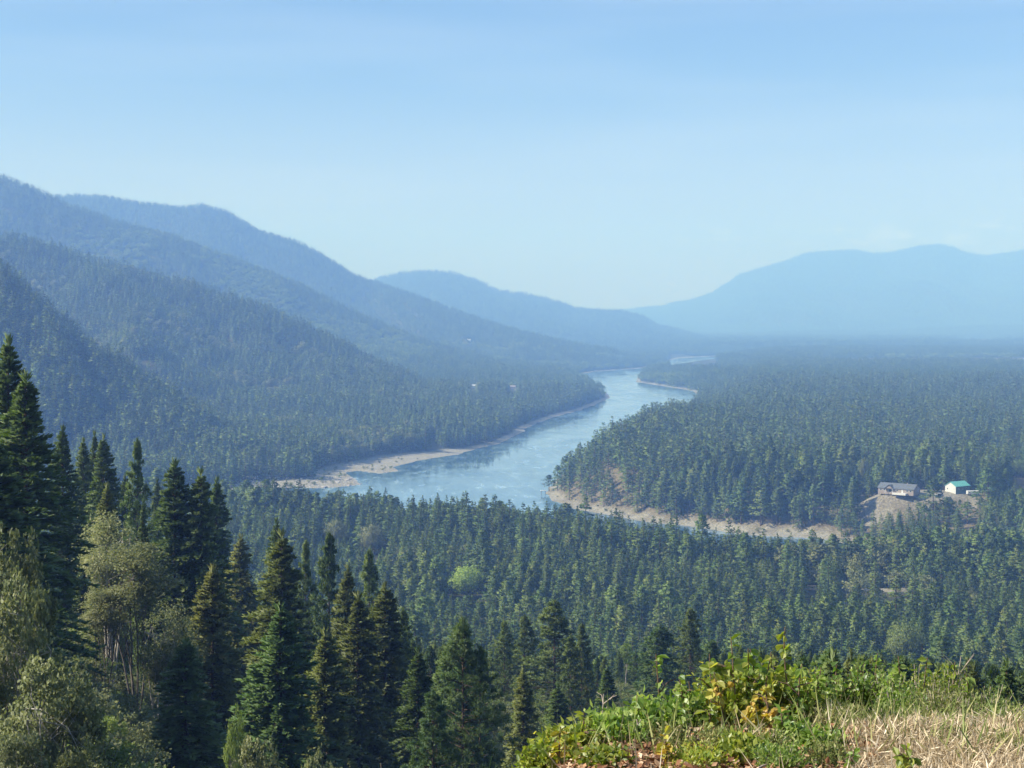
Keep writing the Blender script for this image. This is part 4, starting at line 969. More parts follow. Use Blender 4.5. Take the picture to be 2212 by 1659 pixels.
opening('door', H, -4.2, 0, 2.4, 2.2, -5.76); opening('door', H, 5, 0, 1.1, 2.1, -5.76, mat=M['wall_white'])
for y in (-2.6, 2.6): opening('window', H, y, .95, 1.4, 1.3, 13.26, axis='x')
p = PB(); p.box(-1, 9, -9.4, -5.8, -1.2, .05); p.build('patio', M['concrete'], H)
for x in (-7.0, -1.4):
    p = PB(); p.box(x-.1, x+.1, -7.55, -7.35, -1, 2.72); p.build('porch_post', M['trim'], H)
p = PB(); p.box(6.0, 6.8, -.4, .4, 4.6, 6.7); p.build('chimney', M['wall_tan'], H)
sx_, sy_ = pxd(2068, 1112), 1112.0; sz_ = 28.6
G2 = root('shop_building', sx_, sy_, sz_, R(34), 'tall shop building with a bright green metal roof and white gable end', 'workshop')
walls(14.5, 9.5, 4.2, 2.8, M['wall_green'], G2)
gable_roof(14.5, 9.5, 4.2, 2.8).build('roof', M['roof_green'], G2)
p = PB(); x = -7.28; p.poly([(x, 4.75, -1), (x, -4.75, -1), (x, -4.75, 4.2), (x, 0, 6.95), (x, 4.75, 4.2)]); p.build('gable_siding', M['wall_white'], G2)
opening('door', G2, -1.8, 0, 3.2, 3.3, -7.31, axis='x', mat=M['wall_white']); opening('window', G2, 2.6, 1.6, 1.1, 1.1, -7.31, axis='x')
for x in (-4, 0, 4): opening('window', G2, x, 1.6, 1.3, 1.1, -4.76)
tx, ty = pxd(2101, 1104), 1104.0
T = root('travel_trailer', tx, ty, gz(tx, ty)+.05, R(4), 'white travel trailer parked beside the green-roofed shop', 'trailer')
p = PB(); p.box(-4.2, 4.2, -1.25, 1.25, .75, 3.2); b = p.build('body', M['white_paint'], T); bv = b.modifiers.new('b', 'BEVEL'); bv.width = .25; bv.segments = 3
for x in (-2.6, .2, 2.6): opening('window', T, x, 1.7, 1.2, .8, -1.26)
for x in (-.6, .6):
    p = PB(); p.tube([(x, -1.27, .42), (x, -1.0, .42)], .40, 14); p.build('wheel', M['tyre'], T)
p = PB(); p.box(-4.2, 4.2, -1.2, 1.2, .5, .75); p.build('chassis', M['grey_metal'], T)
p = PB(); p.tube([(-4.2, 0, .62), (-5.5, 0, .6)], .07, 6); p.build('hitch', M['grey_metal'], T)
vx, vy = pxd(2028, 1100), 1100.0
V_ = root('parked_truck', vx, vy, gz(vx, vy)+.03, R(12), 'white pickup truck parked between the house and the shop', 'pickup truck')
p = PB(); p.box(-2.7, 2.7, -.95, .95, .5, 1.05); p.build('body', M['white_paint'], V_)
p = PB(); n0 = [(-.9, 1.05), (1.3, 1.05), (.8, 1.8), (-.7, 1.8)]
for s_ in (-.88, .88): p.poly([(x, s_, z) for x, z in n0])
for i in range(4):
    a, b = n0[i], n0[(i+1) % 4]; p.poly([(a[0], -.88, a[1]), (b[0], -.88, b[1]), (b[0], .88, b[1]), (a[0], .88, a[1])])
cb = p.build('cab', M['white_paint'], V_)
p = PB(); p.poly([(-.6, -.89, 1.15), (.95, -.89, 1.15), (.68, -.89, 1.68), (-.55, -.89, 1.68)]); p.build('side_window', M['glass'], cb)
p = PB(); p.poly([(1.27, -.75, 1.12), (1.27, .75, 1.12), (.85, .75, 1.74), (.85, -.75, 1.74)]); p.build('windscreen', M['glass'], cb)
for x in (-1.7, 1.75):
    for y in (-.97, .75):
        p = PB(); p.tube([(x, y, .4), (x, y+.22, .4)], .39, 14); p.build('wheel', M['tyre'], V_)
def rail_fence(x0, x1, D, label):
    a, b = pxd(x0, D), pxd(x1, D); F_ = root('rail_fence', a, D, gz(a, D), 0, label, 'fence'); L = b-a; n = int(L/2.4)
    for i in range(n+1):
        p = PB(); zz = gz(a+i*2.4, D)-gz(a, D); p.box(i*2.4-.08, i*2.4+.08, -.08, .08, zz-.4, zz+1.3); p.build('post', M['white_paint'], F_)
    for h_ in (.5, 1.05):
        p = PB(); p.tube([(i*2.4, -.1, gz(a+i*2.4, D)-gz(a, D)+h_) for i in range(n+1)], .06, 4); p.build('rail', M['white_paint'], F_)
rail_fence(1990, 2018, 1090, 'white rail fence at the near end of the grey-roofed house')
# far cottages
FL = ['tiny pale-roofed house high on the far wooded slope', 'small white house among the trees of the left bank', 'small tan house beside the white one on the left bank']
for n_, (x_, y_) in enumerate(FARH):
    X, Y, Z = hit(x_, y_)
    C_ = root('cottage', X, Y, Z, R([10, 15, -10][n_]), FL[n_], 'house', 'houses far off in the forest')
    L_ = 11 if Y > 3500 else 11
    walls(L_, 8, 4.5, 2.4, M['wall_tan'] if n_ == 2 else M['wall_white'], C_); gable_roof(L_, 8, 4.5, 2.4).build('roof', M['concrete'] if n_ != 2 else M['wall_tan'], C_)
    for x in (-3, 3): opening('window', C_, x, 1.6, 1.6, 1.5, -4.01)
# river light on its legs off the headland
mx_, my_ = px(1174, 1068)[:2]
K = root('river_marker', mx_, my_, 0, R(8), 'white platform with a thin mast standing in the water off the headland', 'navigation marker')
p = PB(); p.box(-2.4, 2.4, -1.3, 1.3, 3.0, 3.45); p.build('platform', M['white_paint'], K)
for x in (-1.9, 1.9):
    for y in (-1, 1):
        p = PB(); p.tube([(x, y, -3), (x*.9, y*.9, 3.0)], .14, 6); p.build('leg', M['grey_metal'], K)
p = PB(); p.tube([(-.4, 0, 3.45), (-.4, 0, 9.0)], [.16, .08], 6); p.build('mast', M['grey_metal'], K)
p = PB(); p.tube([(-.4, 0, 9.0), (-.4, 0, 9.5)], .22, 8); p.build('lamp', M['white_paint'], K)
# motor boat
bx_, by_ = px(845, 1077)[:2]
B_ = root('motor_boat', bx_, by_, 0, R(12), 'small white motor boat on the open water near the near shore', 'boat')
me_v = []; 
secs = [(-2.9, .95, .75), (-1, 1.05, .75), (1, .95, .82), (2.3, .55, .95), (3.1, .04, 1.08)]
p = PB()
for (x, wd, h_) in secs: p.v += [(x, -wd, h_), (x, -wd*.7, -.15), (x, wd*.7, -.15), (x, wd, h_)]
for i in range(len(secs)-1):
    for j in range(3): p.f.append([i*4+j, (i+1)*4+j, (i+1)*4+j+1, i*4+j+1])
p.f.append([0, 1, 2, 3]); p.build('hull', M['white_paint'], B_)
p = PB(); p.box(-2.7, 1.2, -.8, .8, .35, .42); p.build('deck', M['concrete'], B_)
p = PB(); p.poly([(.5, -.8, .8), (.5, .8, .8), (.1, .7, 1.5), (.1, -.7, 1.5)]); p.build('windscreen', M['glass'], B_)
p = PB(); p.box(-3.3, -2.92, -.25, .25, -.1, 1.15); p.build('outboard_motor', M['tyre'], B_)

# ------------------------------------------------------------------ boulders and drift on the spit and the sand bay
def rock(seed, flat=.6):
    g = np.random.default_rng(seed); import bmesh
    bm = bmesh.new(); bmesh.ops.create_icosphere(bm, subdivisions=2, radius=1)
    ax = unit(g.normal(0, 1, (9, 3))); dd = .55+.35*g.random(9)
    for v in bm.verts:
        c_ = np.array(v.co); 
        for a, q in zip(ax, dd):
            t = c_@a
            if t > q: c_ = c_-a*(t-q)*.9
        c_[2] *= flat; v.co = c_
    me = bpy.data.meshes.new('boulder'); bm.to_mesh(me); bm.free(); me.materials.append(M['rock']); return me
ROCKS = [rock(i) for i in range(5)]
g = np.random.default_rng(77)
def spit_pts(n, c0, c1, r0, r1):
    out = []
    while len(out) < n:
        x, y = c0+(c1-c0)*g.random(), r0+(r1-r0)*g.random(); P = px(x, y, .6); z = gz(P[0], P[1])
        sdv = float(sample(gSD, P[:1], P[1:2])[0])
        if -3 < sdv < 45: out.append((P[0], P[1], z))
    return out
sz_names = ['broad flat', 'large angular', 'low rounded', 'cracked pale', 'leaning']
bp = spit_pts(48, 535, 782, 1034, 1052)+spit_pts(10, 800, 862, 1008, 1019); used_ = set()
for i, (x, y, z) in enumerate(bp):
    c_ = CX+F0*x/y
    loc = 'near the tip of the rocky spit' if 730 < c_ < 785 else ('just short of the tip of the rocky spit' if 690 < c_ <= 730 else ('in the middle of the rocky spit' if c_ > 640 and c_ <= 690 else ('on the near half of the rocky spit' if 590 < c_ <= 640 else ('on the landward end of the rocky spit' if c_ <= 590 else 'at the point of the sand bay'))))
    if (i % 5, loc) in used_: continue
    used_.add((i % 5, loc))
    o = link(bpy.data.objects.new('boulder', ROCKS[i % 5])); k = 1.1+2.3*g.random()**2; o.location = (x, y, z); o.scale = (k*1.3, k, k*.8); o.rotation_euler = (0, 0, g.random()*6.28)
    tag(o, f'{sz_names[i % 5]} boulder {loc}', 'boulder', 'boulders along the left shore')
bp = np.array(spit_pts(900, 505, 785, 1030, 1053)+spit_pts(120, 745, 865, 1004, 1020)); k = .4+.8*g.random(len(bp))
instancer('shore_stones', bp, np.stack([k*1.3, k, k*.7], -1), np.stack([0*k, 0*k, g.random(len(k))*6.28], -1), g.integers(0, 5, len(k)), ROCKS, 'pale stones scattered over the rocky spit')
# low shrubs on the beaches
def beach_shrubs(n, c0, c1, smin, smax, wsel):
    X = []; 
    cc = c0+(c1-c0)*g.random(n*30); Y = 1000+700*g.random(n*30); Xx = (cc-CX)/F0*Y; sd = sample(gSD, Xx, Y); ww = sample(gDR if wsel else G[7], Xx, Y)
    m = (sd > smin) & (sd < smax) & (ww > .5); Xx, Y = Xx[m][:n], Y[m][:n]; return Xx, Y
a = beach_shrubs(130, 1180, 2212, 5, 45, True); b = beach_shrubs(80, 560, 1000, 5, 50, False)
X = np.concatenate([a[0], b[0]]); Y = np.concatenate([a[1], b[1]]); k = .6+1.0*g.random(len(X))
instancer('beach_shrubs', np.stack([X, Y, sample(GZ, X, Y)-.1], -1), np.stack([k*1.2, k*1.2, k], -1), np.stack([0*k, 0*k, g.random(len(k))*6.28], -1), g.integers(0, 3, len(k)), [PROTO[f'shrub{i}']['both'] for i in range(3)], 'low bushes dotted along the beaches')

# ------------------------------------------------------------------ foreground bank
LEAF_V = np.array([(0, 0, 0), (.28, .30, .05), (.62, .33, .06), (1, 0, -.06), (.62, -.33, .06), (.28, -.30, .05), (.5, 0, -.04)])
def leaf_mesh(mat, tint, seed):
    g = np.random.default_rng(seed); v = LEAF_V*np.array([1, .8+.3*g.random(), 1+g.random()*2]); me = bpy.data.meshes.new('leaf')
    me.from_pydata([tuple(q) for q in v], [], [(0, 6, 2, 1), (6, 3, 2), (0, 5, 4, 6), (6, 4, 3)]); me.materials.append(M[mat]); me.update()
    a = me.attributes.new('tint', 'FLOAT', 'FACE'); a.data.foreach_set('value', np.full(4, tint, np.float32)); return me
LEAVES = dict(y=[leaf_mesh('leaf_yellow', .05+.14*i, i) for i in range(6)], g=[leaf_mesh('leaf_green', .15+.15*i, 10+i) for i in range(5)], o=[leaf_mesh('leaf_orange', .15+.17*i, 20+i) for i in range(5)])
def leafquads(P, D, N, L, W):
    """six-sided leaves as two quads each"""
    D = unit(D); Sd = unit(np.cross(D, N)); N2 = np.cross(Sd, D); L = L[:, None]; W = W[:, None]
    a = P; b = P+D*L*.45+Sd*W*.5+N2*W*.12; c_ = P+D*L; d = P+D*L*.45-Sd*W*.5+N2*W*.12; m = P+D*L*.5-N2*W*.05
    V = np.stack([a, b, c_, m, d], 1).reshape(-1, 3); k = np.arange(len(P))*5
    return V, np.concatenate([np.stack([k, k+3, k+2, k+1], -1), np.stack([k, k+4, k+2, k+3], -1)])
def at(col, D, dy=0.0): x = pxd(col, D); return x, D, gz(x, D)
def top_h(col, row, D): return HC-(row-HZ)/F0*D-gz(pxd(col, D), D)
def stem_curve(g, h, spread, wob=.05):
    az = g.random()*6.28; r = spread*g.random()**.6; k = np.linspace(0, 1, 6)
    P = np.stack([np.cos(az)*r*k**1.4, np.sin(az)*r*k**1.4, h*(k*(1-.12*k*r/(spread+1e-6)))], -1); P[1:, :2] += np.cumsum(g.normal(0, wob*h*.2, (5, 2)), 0); return P
def bush(name, col, row, D, width, mat, label, catg, seed, nst=26, nlf=26, leaf=.045, lo=.25, stemmat='twig', thin=.0035, narrow=.55, up=.2):
    g = np.random.default_rng(seed); x, y, z = at(col, D); h = top_h(col, row, D); sp = width*D/F0/2
    r = root(name, x, y, z-.03, 0, label, catg); TV = []; Ps = []; Ds = []
    for i in range(nst):
        hh = h*(.42+.64*g.random()); C_ = stem_curve(g, hh, sp); TV.append(tube(C_, np.linspace(thin, thin*.4, 6), 4))
        t = lo+(1-lo)*g.random(nlf)**.8; k = t*5; i0 = np.minimum(k.astype(int), 4); P = C_[i0]+(C_[i0+1]-C_[i0])*(k-i0)[:, None]
        P = P+g.normal(0, leaf*.6, P.shape); Ps.append(P); Ds.append(g.normal(0, 1, P.shape)+np.array([0, 0, up]))
    P = np.concatenate(Ps); Dr = unit(np.concatenate(Ds)); n = len(P); L = leaf*(.55+.75*g.random(n))
    V, Q_ = leafquads(P, Dr, unit(g.normal(0, 1.0, (n, 3))+np.array([0, 0, .8])), L, L*narrow*(.8+.5*g.random(n)))
    tint = np.clip(g.random(n)*.75+.25*g.random(), 0, 1)
    tag(link(bpy.data.objects.new('foliage', mesh_quads('foliage', V, Q_, M[mat], tint=np.concatenate([tint, tint]))), r), kind='stuff')
    TVv, TQ = joinq(TV); link(bpy.data.objects.new('stem', mesh_quads('stem', TVv, TQ, M[stemmat], smooth=True)), r)
    return r
def sapling(col, row, D, nl, pal, label, seed, lean=(0, 0), leaf=.05, bare=.15, side=3):
    nl = int(nl*1.7); leaf *= 1.15
    g = np.random.default_rng(seed); x, y, z = at(col, D); h = top_h(col, row, D); r = root('sapling', x, y, z-.02, 0, label, 'sapling')
    k = np.linspace(0, 1, 7); P = np.stack([lean[0]*h*k**1.5, lean[1]*h*k, h*k], -1); P[1:, :2] += np.cumsum(g.normal(0, .012*h, (6, 2)), 0)
    TV = [tube(P, np.linspace(.007, .0025, 7), 5)]; ends = []
    for j in range(side):
        a = g.random()*6.28; i = g.integers(2, 5); b = P[i]; L = h*.22*(.6+.6*g.random()); e = b+np.array([np.cos(a)*L, np.sin(a)*L*.6, L*.6]); TV.append(tube([b, (b+e)/2+np.array([0, 0, .02]), e], [.004, .003, .002], 4)); ends.append((b, e))
    V, Q_ = joinq(TV); link(bpy.data.objects.new('stem', mesh_quads('stem', V, Q_, M['twig'], smooth=True)), r)
    for j in range(nl):
        if ends and g.random() < .4:
            b, e = ends[g.integers(0, len(ends))]; p = b+(e-b)*(.3+.7*g.random())
        else:
            t = (bare+(1-bare)*g.random()**.8)*6; i = min(int(t), 5); p = P[i]+(P[i+1]-P[i])*(t-i)
        me = LEAVES[pal][g.integers(0, len(LEAVES[pal]))]
        o = link(bpy.data.objects.new('leaf', me), r); o.location = p; s_ = leaf*(.6+.7*g.random()); o.scale = (s_, s_, s_)
        o.rotation_euler = (g.normal(0, .7), g.normal(.25, .5), g.random()*6.28)
    return r
sapling(1588, 1368, 7.6, 30, 'y', 'tall sapling with yellow-green leaves, the left of the two tallest', 1, lean=(-.05, 0))
sapling(1655, 1392, 7.9, 22, 'g', 'thin sapling with a few pale leaves on a bare leaning stem', 2, lean=(-.16, 0), bare=.45)
sapling(1692, 1345, 7.7, 30, 'y', 'tallest sapling, straight brown stem with curled green leaves', 3, lean=(.02, 0))
sapling(1660, 1470, 7.4, 30, 'o', 'sapling with orange and yellow leaves between the two tallest', 4, leaf=.038)
sapling(1505, 1462, 7.5, 16, 'g', 'low sapling with three large drooping pale leaves at the left', 5, lean=(-.12, 0), leaf=.07)
sapling(1730, 1480, 7.8, 22, 'y', 'leafy sapling just right of the tallest one', 6, lean=(.1, 0))
sapling(1625, 1505, 7.3, 26, 'o', 'short sapling with bright yellow leaf clusters', 7, leaf=.038)
sapling(1218, 1560, 6.6, 30, 'o', 'young plant with orange-tipped leaves standing up at the left of the bushes', 8, leaf=.034)
sapling(1440, 1575, 6.5, 22, 'o', 'low plant with round golden leaves over the dark hollow', 9, leaf=.036)
sapling(1960, 1600, 6.3, 30, 'y', 'small bright yellow-green seedling in the dry grass', 10, leaf=.035, bare=.05)
sapling(1840, 1612, 6.4, 22, 'g', 'small dark green seedling at the edge of the dead leaves', 11, leaf=.035, bare=.05)
sapling(1425, 1405, 7.9, 10, 'g', 'spindly shoot with a few green leaves left of the saplings', 12, lean=(-.05, 0), bare=.6)
sapling(1120, 1640, 5.9, 12, 'g', 'low plant with big pale leaves at the left end of the bushes', 13, leaf=.08)
for n_, (c_, rw_, D_, k_, nl_, pal_, l_, bw_) in enumerate([
 (1545, 1405, 7.7, -.05, 26, 'y', 'upright leafy shoot left of the left tall sapling', .1), (1612, 1392, 7.8, .04, 26, 'y', 'yellowing shoot between the left tall sapling and the bare leaning one', .2),
 (1570, 1440, 7.4, -.12, 24, 'o', 'orange-leaved shoot low at the foot of the left tall sapling', .1), (1640, 1420, 7.6, .08, 26, 'g', 'green shoot close behind the orange sapling', .1),
 (1678, 1400, 7.8, -.03, 22, 'y', 'slim yellow-green shoot touching the tallest sapling', .3), (1715, 1425, 7.6, .1, 24, 'g', 'rounded green shoot leaning right of the tallest sapling', .1),
 (1755, 1432, 7.9, .08, 22, 'g', 'pale green shoot above the fine-leaved bush', .2), (1480, 1450, 7.4, -.08, 18, 'g', 'loose green shoot left of the yellowish bush', .3),
 (1800, 1420, 8.0, .0, 22, 'g', 'single green shoot over the fine-leaved bush', .3), (1872, 1402, 8.1, .05, 26, 'g', 'green shoot topping the rounded bush', .2),
 (1938, 1408, 8.0, -.04, 26, 'g', 'leafy shoot beside the fine dry twig', .2), (1985, 1412, 8.1, .06, 24, 'y', 'yellow-green shoot left of the dead forked branch', .2),
 (2052, 1420, 8.1, .05, 24, 'y', 'yellow-green shoot right of the dead forked branch', .2), (2100, 1448, 8.0, -.03, 20, 'g', 'short green shoot before the tall pale stalk', .3),
 (1380, 1492, 7.1, -.05, 20, 'g', 'light green shoot over the middle of the left thicket', .2), (1255, 1530, 6.8, .04, 20, 'y', 'yellow-green shoot over the left end of the thicket', .2),
 (1530, 1500, 7.0, .02, 24, 'y', 'golden shoot in front of the small-leaved bush', .1), (1690, 1530, 6.9, -.04, 24, 'g', 'deep green shoot in front of the round-leaved bush', .1)]):
    sapling(c_, rw_, D_, nl_, pal_, l_, 60+n_, lean=(k_, 0), leaf=.040, bare=bw_, side=4)
BU = [
 ('leafy_bush', 1175, 1578, 6.7, 120, 'leaf_yellow', 'light yellow-green bush at the left end of the bank', .042, {}),
 ('leafy_bush', 1240, 1552, 6.9, 130, 'leaf_yellow', 'yellow-green bush behind the orange-tipped plant', .042, {}),
 ('leafy_bush', 1330, 1535, 7.0, 150, 'leaf_green', 'deep green bush in the middle of the left thicket', .045, {}),
 ('leafy_bush', 1410, 1508, 7.2, 150, 'leaf_green', 'glossy green bush above the dark hollow', .048, {}),
 ('leafy_bush', 1490, 1478, 7.5, 130, 'leaf_green', 'small-leaved bush left of the tall saplings', .034, {}),
 ('leafy_bush', 1560, 1428, 7.8, 150, 'leaf_yellow', 'yellowish bush around the foot of the left tall sapling', .050, {}),
 ('leafy_bush', 1640, 1432, 7.7, 150, 'leaf_yellow', 'mixed yellow bush under the orange sapling', .044, {}),
 ('leafy_bush', 1700, 1424, 7.9, 170, 'leaf_yellow', 'bush with round bright yellow-green leaves under the tallest sapling', .044, {}),
 ('leafy_bush', 1778, 1432, 8.0, 150, 'leaf_green', 'tall fine-leaved green bush right of the saplings', .034, {}),
 ('leafy_bush', 1745, 1560, 6.9, 150, 'leaf_green', 'bright green low bush in front of the fine-leaved one', .040, {}),
 ('leafy_bush', 1860, 1420, 8.1, 140, 'leaf_green', 'rounded green bush at the start of the weedy stretch', .036, {}),
 ('leafy_bush', 1600, 1580, 6.7, 130, 'leaf_yellow', 'low tangle of yellowing stems above the dead leaves', .040, {}),
 ('weed_clump', 1560, 1560, 6.9, 120, 'weed', 'bleached weed clump beside the yellow tangle', .026, dict(narrow=.3)),
 ('weed_clump', 1820, 1510, 7.5, 130, 'weed', 'grey-green weeds below the rounded bush', .030, dict(narrow=.35)),
 ('weed_clump', 1930, 1432, 8.0, 110, 'leaf_green', 'leafy weeds under the dry forked twig', .030, dict(narrow=.45)),
 ('weed_clump', 1985, 1425, 8.1, 120, 'leaf_yellow', 'yellow-green weeds, highest of the right-hand clumps', .030, dict(narrow=.35)),
 ('weed_clump', 2045, 1438, 8.1, 120, 'leaf_yellow', 'yellow-olive weeds around the dead forked branch', .030, dict(narrow=.35)),
 ('weed_clump', 1900, 1520, 7.4, 150, 'weed', 'straw-coloured weeds in the middle of the right bank', .028, dict(narrow=.28)),
 ('weed_clump', 1990, 1515, 7.5, 150, 'weed', 'dense weeds above the bright yellow-green seedling', .028, dict(narrow=.3)),
 ('weed_clump', 2085, 1500, 7.7, 150, 'weed', 'drying weeds in front of the tall bare stalk', .028, dict(narrow=.28)),
 ('weed_clump', 2165, 1508, 7.7, 130, 'weed', 'weeds at the right edge below the green broom', .028, dict(narrow=.28)),
 ('weed_clump', 2060, 1560, 7.0, 160, 'weed', 'brown weeds at the edge of the dry grass', .026, dict(narrow=.25)),
 ('weed_clump', 2170, 1570, 6.9, 120, 'weed', 'low weeds in the corner of the dry grass', .026, dict(narrow=.25)),
 ('weed_clump', 1945, 1470, 7.8, 130, 'leaf_green', 'green leafy weeds between the straw-coloured clumps', .030, dict(narrow=.4)),
 ('weed_clump', 2020, 1468, 7.8, 130, 'weed', 'tall pale weeds at the foot of the dead forked branch', .030, dict(narrow=.3)),
 ('weed_clump', 2125, 1462, 8.0, 130, 'weed', 'tall drying weeds just left of the green broom', .030, dict(narrow=.3)),
 ('weed_clump', 1650, 1570, 6.8, 140, 'weed', 'pale dry weeds in front of the mixed yellow bush', .028, dict(narrow=.3)),
 ('weed_clump', 1450, 1560, 6.9, 110, 'weed', 'bleached weeds under the glossy green bush', .028, dict(narrow=.3)),
 ('leafy_bush', 1300, 1606, 6.5, 120, 'leaf_yellow', 'low golden bush at the left end of the litter', .036, {}),
 ('weed_clump', 1500, 1604, 6.5, 120, 'leaf_yellow', 'yellowing weeds rooted in the dead leaves', .030, dict(narrow=.4)),
 ('weed_clump', 1690, 1600, 6.5, 130, 'leaf_green', 'low green weeds below the tallest sapling', .028, dict(narrow=.4)),
 ('weed_clump', 1790, 1596, 6.6, 120, 'weed', 'pale weeds where the litter meets the dry grass', .028, dict(narrow=.3)),
 ('weed_clump', 2290, 1480, 7.8, 170, 'weed', 'weeds beyond the end of the green broom', .030, dict(narrow=.3)),
 ('leafy_bush', 2420, 1470, 7.8, 190, 'leaf_green', 'green bush farther along the dry bank', .038, {}),
 ('pale_plant', 738, 1622, 5.6, 44, 'decid_pale', 'small whitish-leaved plant at the bottom edge', .034, dict(nst=8, nlf=14)),
 ('pale_plant', 640, 1650, 5.5, 60, 'weed', 'dry yellow tuft at the bottom edge left of the whitish plant', .030, dict(nst=12, nlf=8, narrow=.2)),
]
for n_, (nm, c_, row_, D_, w_, m_, l_, lf, kw) in enumerate(BU):
    a = dict(nst=34, nlf=34); a.update(kw); wide = 84 if nm == 'leafy_bush' else 90; a['nlf'] = 60 if nm != 'pale_plant' else a['nlf']
    if nm != 'pale_plant': a.update(nst=wide)
    bush(nm, c_, row_, D_, w_, m_, l_, 'bush' if nm == 'leafy_bush' else 'plant', 700+n_, leaf=lf*.82, up=(.2 if nm == 'leafy_bush' else 1.0), stemmat='twig' if nm == 'leafy_bush' else 'twig_pale', lo=.12, **a)
# broom: many straight green stems
def stalks(name, col, row, D, width, n, mat, label, seed, th=.0022, nod=.1):
    g = np.random.default_rng(seed); x, y, z = at(col, D); h = top_h(col, row, D); r = root(name, x, y, z-.03, 0, label, 'plant'); sp = width*D/F0/2
    TV = [tube(stem_curve(g, h*(.5+.5*g.random()), sp, nod), np.linspace(th, th*.3, 6), 3) for _ in range(n)]
    V, Q_ = joinq(TV); link(bpy.data.objects.new('stem', mesh_quads('stem', V, Q_, M[mat], tint=np.random.default_rng(1).random(len(Q_)))), r); return r
stalks('broom_plant', 2160, 1478, 7.9, 60, 90, 'broom', 'upright bright green broom plant near the right edge', 31)
stalks('broom_plant', 2190, 1500, 7.8, 50, 60, 'broom', 'shorter green broom plant right at the picture edge', 32)
stalks('grass_tuft', 2110, 1430, 8.0, 8, 2, 'twig_pale', 'single tall pale stalk standing above the weeds', 33, th=.004)
stalks('grass_tuft', 822, 1590, 5.7, 30, 5, 'twig_pale', 'few thin dry grass stalks before the dark pines', 34, th=.002)
stalks('grass_tuft', 1010, 1600, 5.8, 60, 9, 'broom', 'thin green grass stalks left of the bushes', 35, th=.002)
stalks('grass_tuft', 1070, 1622, 5.9, 70, 14, 'broom', 'leaning green grass blades next to the big-leaved plant', 36, th=.0028)
stalks('grass_tuft', 650, 1640, 5.5, 60, 12, 'straw', 'dry grass stalks at the bottom edge under the firs', 37, th=.002)
def dead_branch(col, row, D, label, seed, lean, th=.006):
    g = np.random.default_rng(seed); x, y, z = at(col, D); h = top_h(col, row, D); r = root('dead_branch', x, y, z-.02, 0, label, 'branch')
    k = np.linspace(0, 1, 7); P = np.stack([lean*h*k, .05*h*k, h*k], -1)+g.normal(0, .012*h, (7, 3)); TV = [tube(P, np.linspace(th, th*.35, 7), 5)]
    for i in (3, 3, 4, 5, 5):
        a = g.choice([-1, 1]); b = P[i]; e = b+np.array([a*.16*h*(.5+g.random()), g.normal(0, .05), .16*h*(.4+g.random())]); TV.append(tube([b, (b+e)/2+.01, e], [th*.5, th*.35, th*.18], 4))
        f = (b+e)/2; TV.append(tube([f, f+np.array([a*.07*h, 0, .10*h*g.random()])], [th*.3, th*.15], 3))
    V, Q_ = joinq(TV); link(bpy.data.objects.new('twig', mesh_quads('twig', V, Q_, M['twig_pale'], smooth=True)), r)
dead_branch(2005, 1412, 8.1, 'pale dead forked branch leaning right above the weeds', 41, .30)
dead_branch(1925, 1448, 8.0, 'fine dry twig spreading left above the leafy weeds', 42, -.25, .004)
dead_branch(1790, 1510, 7.7, 'thin bare twig between the fine-leaved bush and the rounded bush', 43, -.2, .004)
dead_branch(1300, 1492, 7.1, 'curled grey dead twig sticking up behind the left thicket', 44, .03, .005)
dead_branch(1345, 1545, 6.9, 'arching dead twig over the left thicket', 45, .5, .004)
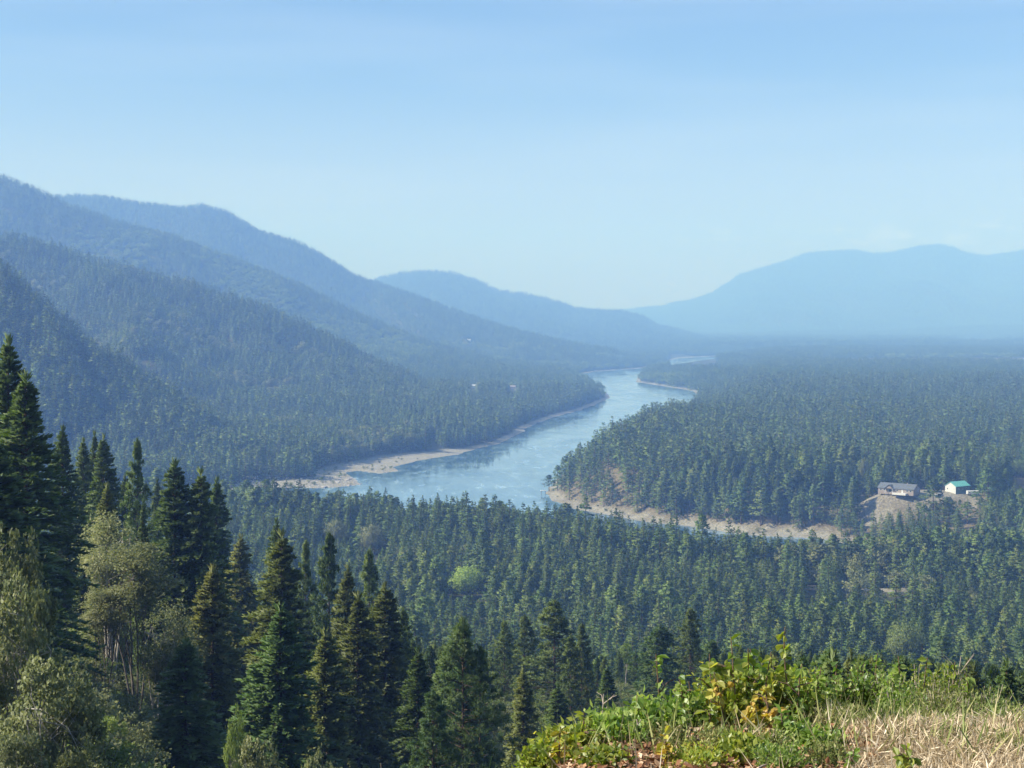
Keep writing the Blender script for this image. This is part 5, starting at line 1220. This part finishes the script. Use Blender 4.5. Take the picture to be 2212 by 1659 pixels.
# dry grass, dead leaves (nobody could count them)
g = np.random.default_rng(55)
def ground_cover(name, n, c0, c1, D0, D1, mat, label, kind_, L, W, clump=0):
    D = D0+(D1-D0)*g.random(n); col = c0+(c1-c0)*g.random(n); X = (col-CX)/F0*D
    if clump:
        q = fbm(X*1.0+40, D*1.0, .5, 2); m = g.random(n) < ss(q, .25, .7)+.15; X, D = X[m], D[m]
    n = len(X); Z = sample(GZ, X, D); P = np.stack([X, D, Z], -1); l = L*(.5+.9*g.random(n)**1.5)
    if kind_ == 'grass': Dr = np.stack([g.normal(0, .55, n), g.normal(0, .55, n), .5+g.random(n)], -1); N = unit(g.normal(0, 1, (n, 3)))
    else: Dr = np.stack([g.normal(0, 1, n), g.normal(0, 1, n), g.normal(.15, .35, n)], -1); N = unit(np.stack([g.normal(0, .5, n), g.normal(0, .5, n), np.ones(n)], -1)); P[:, 2] += .01+.06*g.random(n)
    if kind_ != 'litter': V, Q_ = kites(P, Dr, N, l, W*(.6+.8*g.random(n))); ti = g.random(n)
    else: V, Q_ = leafquads(P, Dr, N, l, l*.6); ti = g.random(n); ti = np.concatenate([ti, ti])
    o = link(bpy.data.objects.new(name, mesh_quads(name, V, Q_, M[mat], tint=ti))); tag(o, label, kind='stuff')
ground_cover('dry_grass', 66000, 1830, 3000, 5.6, 7.3, 'straw', 'bleached dry grass on the right of the bank', 'grass', .085, .006)
ground_cover('grass_litter', 20000, 1840, 3000, 5.6, 7.6, 'straw', 'flattened straw lying over the soil', 'straws', .09, .006)
ground_cover('thin_grass', 1000, 1080, 1850, 6.0, 8.0, 'straw', 'sparse dry grass among the bushes', 'grass', .16, .005, 1)
ground_cover('green_grass', 3000, 1100, 3000, 6.6, 8.4, 'weed', 'green grass blades among the bushes', 'grass', .22, .007, 1)
ground_cover('dead_leaves', 11000, 1080, 1900, 5.6, 7.3, 'leaf_brown', 'brown and orange dead leaves along the bottom of the bank', 'litter', .032, .03)
ground_cover('bank_grass', 7000, 300, 1150, 5.0, 6.4, 'weed', 'dry grass hidden at the lip of the bank', 'grass', .12, .006, 1)
for i, c_ in enumerate((1345, 1400, 1462, 1520, 1590, 1660, 1735, 1800, 1850)):
    c_ = c_+g.random()*20; D = 5.95+g.random()*.7; x, y, z = at(c_, D); L = .25+.5*g.random(); a = g.normal(0, .5)
    k = np.linspace(-.5, .5, 6); P = np.stack([np.cos(a)*L*k, np.sin(a)*L*k, .04+.03*np.cos(k*3)+g.normal(0, .008, 6)], -1); P[:, 1] += .05*np.sin(k*5)
    V, Q_ = tube(P, np.linspace(.006, .003, 6), 5); o = link(bpy.data.objects.new('fallen_twig', mesh_quads('fallen_twig', V, Q_, M['twig_pale'], smooth=True))); o.location = (x, y, z)
    tag(o, 'pale fallen twig lying on the dead leaves '+['at the left end of the litter', 'under the low golden-leaved plant', 'below the glossy green bush', 'below the small-leaved bush', 'below the left tall sapling', 'straight below the orange sapling', 'below the bright green low bush', 'beside the dark green seedling', 'where the dry grass begins'][i], 'twig', 'fallen twigs on the dead leaves')
